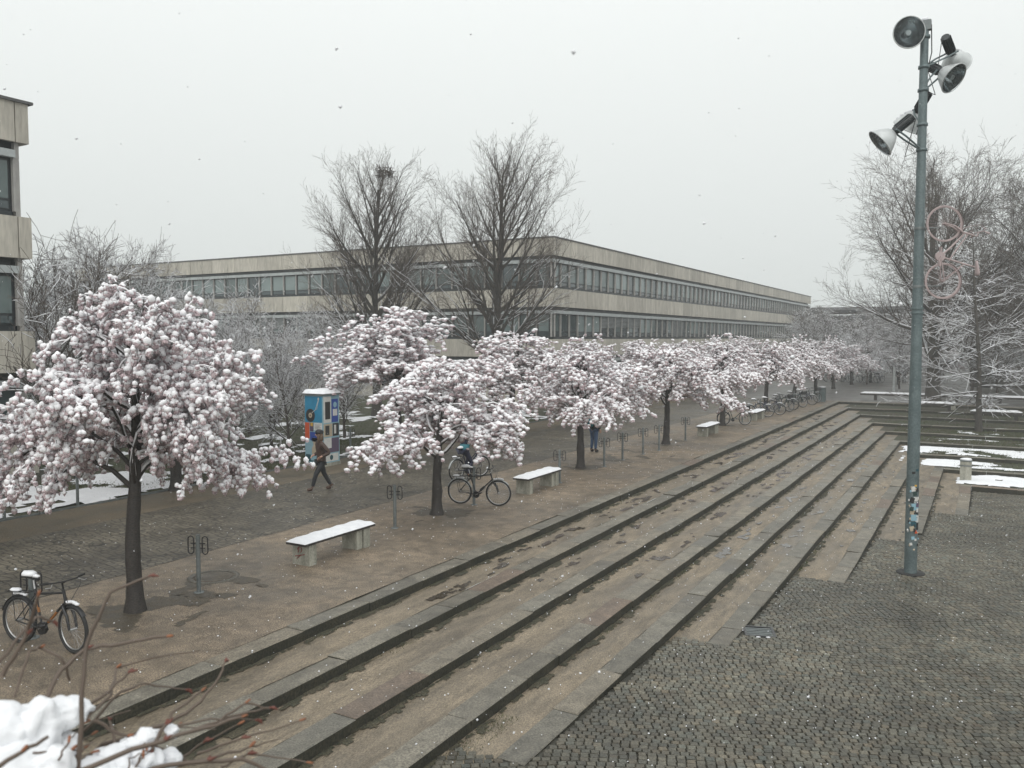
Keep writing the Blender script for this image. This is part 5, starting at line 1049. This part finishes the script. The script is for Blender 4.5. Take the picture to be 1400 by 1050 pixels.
# ------------------------------------------------------------------ snow laden shrub right in front of the camera
sb = tag(empty('budding_shrub', (0, 0, 0)), 'bare budding shrub loaded with thick snow at the lower left corner', 'shrub')
def tw(pix, r0, r1, name='stem', mat='stem'):
    pts = [at_depth(*q_) for q_ in pix]; n_ = len(pts); sm_ = []
    for i in range(n_ - 1):
        for k in range(4): t_ = k / 4; sm_.append(pts[i].lerp(pts[i + 1], t_) + Vector((R.gauss(0, .0016), R.gauss(0, .0016), R.gauss(0, .0016))))
    sm_.append(pts[-1]); N_ = len(sm_); b = MB(); b.tube(sm_, [r0 + (r1 - r0) * i / (N_ - 1) for i in range(N_)], 7); b.build(name, mat, sb); return sm_
D0 = 1.75
TW = [([(105, 1075, 1.7), (112, 960, 1.72), (118, 880, 1.75), (150, 810, 1.78), (203, 788, 1.8)], .0055, .003), ([(60, 960, 1.8), (85, 915, 1.85), (115, 888, 1.88), (165, 880, 1.9), (228, 870, 1.92)], .0055, .0035),
      ([(118, 985, 1.8), (150, 950, 1.9), (160, 912, 2.0), (210, 900, 2.05), (273, 889, 2.1)], .004, .0016), ([(-20, 930, 1.7), (20, 880, 1.72), (50, 842, 1.75), (72, 850, 1.78)], .0035, .0025), ([(0, 925, 1.6), (35, 870, 1.62), (52, 815, 1.6)], .005, .003),
      ([(20, 955, 1.8), (40, 890, 1.85), (55, 885, 1.9), (85, 900, 1.9), (95, 930, 1.92)], .003, .003), ([(115, 1000, 1.9), (165, 945, 1.95), (200, 935, 2.0), (255, 943, 2.05)], .004, .0016), ([(70, 1070, 1.6), (180, 1025, 1.65), (262, 1000, 1.7), (330, 980, 1.75)], .006, .003),
      ([(-10, 1052, 1.4), (30, 1030, 1.42), (66, 1007, 1.45)], .0045, .003), ([(90, 1060, 1.9), (140, 1020, 1.92), (230, 990, 1.95), (276, 960, 2.0), (300, 925, 2.05), (308, 905, 2.1)], .006, .002), ([(140, 1075, 1.7), (230, 1046, 1.75), (330, 1038, 1.8), (400, 1062, 1.85)], .006, .003),
      ([(130, 985, 1.8), (155, 1000, 1.82), (190, 1010, 1.85), (255, 1040, 1.9)], .004, .003), ([(230, 1010, 1.8), (285, 990, 1.85), (330, 975, 1.9), (368, 968, 1.92)], .0035, .002), ([(270, 1030, 1.8), (330, 1010, 1.85), (410, 985, 1.9)], .0035, .0015), ([(300, 985, 1.8), (335, 962, 1.82), (368, 968, 1.85)], .003, .002),
      ([(155, 1060, 1.8), (157, 1010, 1.85), (150, 985, 1.9)], .004, .003), ([(200, 1050, 1.8), (215, 1010, 1.82), (235, 975, 1.85), (275, 945, 1.9)], .005, .0025), ([(185, 1050, 1.75), (196, 1035, 1.76), (198, 1015, 1.78)], .002, .0015), ([(85, 985, 1.85), (150, 945, 1.9), (175, 920, 1.92)], .004, .0025), ([(300, 1050, 1.9), (340, 1030, 1.9), (420, 1042, 1.9)], .003, .0015)]
for k in range(16):
    x0_, y0_ = R.uniform(0, 300), R.uniform(985, 1070); dd = R.uniform(1.6, 2.1); x1_, y1_ = x0_ + R.uniform(20, 110), y0_ - R.uniform(5, 55)
    TW.append(([(x0_, y0_, dd), ((x0_ + x1_) / 2 + R.uniform(-15, 15), (y0_ + y1_) / 2 + R.uniform(-14, 14), dd + .03), (x1_, y1_, dd + .08)], R.uniform(.002, .004), .0012))
tips = []
for pix, r0, r1 in TW: sm_ = tw(pix, r0, r1); tips.append((sm_[-1], (sm_[-1] - sm_[-3]).normalized())); k = len(sm_) // 2; tips.append((sm_[k], ((sm_[k + 1] - sm_[k]).normalized() + Vector((R.gauss(0, .4), 0, .8))).normalized()))
for i, (p, d) in enumerate(tips):
    if i % 3 == 1: continue
    q4 = d.to_track_quat('Z', 'Y').to_matrix().to_4x4(); b = MB()
    u_ = R.uniform(.4, .65); b.lathe([(.0025 * u_, -.004), (.005 * u_, .002), (.006 * u_, .007), (.004 * u_, .014), (.001, .022 * u_)], 8, T=Matrix.Translation(p) @ q4)
    if i % 3 == 0: b.lathe([(.002, 0), (.004, .006), (.001, .018)], 6, T=Matrix.Translation(p + Vector((.006, 0, .004))) @ q4 @ Matrix.Rotation(.6, 4, 'X'))
    b.build('bud', 'bud' if i % 3 else 'budred', sb)
for k in range(7):   # main stems rising from the ground below the viewer
    x_, y_ = -1.55 + .1 * k, .75 + .07 * k; b = MB(); e = at_depth(40 + 40 * k, 1085, 1.7); b.tube([(x_ + .3, y_ - .2, -.6), (x_ + .1, y_ - .1, 1.2), (e.x * .98, e.y * .98, 2.6), e], [.02, .016, .01, .007], 7); b.build('stem', 'stem', sb)
for k, (px, py, D, r_) in enumerate(((20, 1040, 1.7, (.10, .085, .085)), (10, 992, 1.72, (.075, .07, .06)), (52, 990, 1.75, (.075, .06, .065)), (45, 1060, 1.7, (.09, .08, .07)), (90, 966, 1.8, (.055, .05, .036)), (112, 962, 1.82, (.030, .03, .025)), (78, 1045, 1.68, (.04, .04, .05)),
                                     (205, 1000, 1.85, (.028, .026, .022)), (240, 992, 1.85, (.016, .016, .016)), (160, 1030, 1.8, (.055, .045, .028)), (200, 1030, 1.82, (.05, .04, .03)), (130, 1050, 1.75, (.06, .05, .03)), (235, 1030, 1.85, (.035, .03, .022)), (175, 1060, 1.75, (.07, .05, .028)), (225, 1065, 1.8, (.04, .04, .02)), (185, 1012, 1.83, (.035, .03, .02)), (95, 1010, 1.78, (.03, .03, .03)))):
    b = MB(); b.blob(at_depth(px - 4, py + 8, D), tuple(q_ * .9 for q_ in r_), seed=k + 20, sub=4, amp=.15)
    b.v = [tuple(Vector(v) + Vector((noise.noise(Vector(v) * 60), noise.noise(Vector(v) * 60 + Vector((9, 0, 0))), noise.noise(Vector(v) * 60 + Vector((0, 9, 0))))) * .006 + Vector((R.gauss(0, .0005), R.gauss(0, .0005), R.gauss(0, .0005)))) for v in b.v]; b.build('snow_clump', 'snow', sb)

# ------------------------------------------------------------------ snowy air
hz_ = MB(); hz_.box((-20, 300, 20), (1400, 860, 50)); o = hz_.build('haze', []) if False else None
me = bpy.data.meshes.new('haze'); b = MB().box((0, 0, 0), (1400, 860, 31)); me.from_pydata(b.v, [], b.f)
m = bpy.data.materials.new('haze'); m.use_nodes = True; t = m.node_tree; t.nodes.remove(t.nodes['Principled BSDF'])
pv = t.nodes.new('ShaderNodeVolumePrincipled'); pv.inputs['Color'].default_value = (.93, .96, .97, 1); pv.inputs['Density'].default_value = .0014; pv.inputs['Anisotropy'].default_value = 0
t.links.new(pv.outputs[0], t.nodes['Material Output'].inputs['Volume']); me.materials.append(m)
o = link(bpy.data.objects.new('haze', me)); o.location = (0, 320, 13.0); o['kind'] = 'stuff'
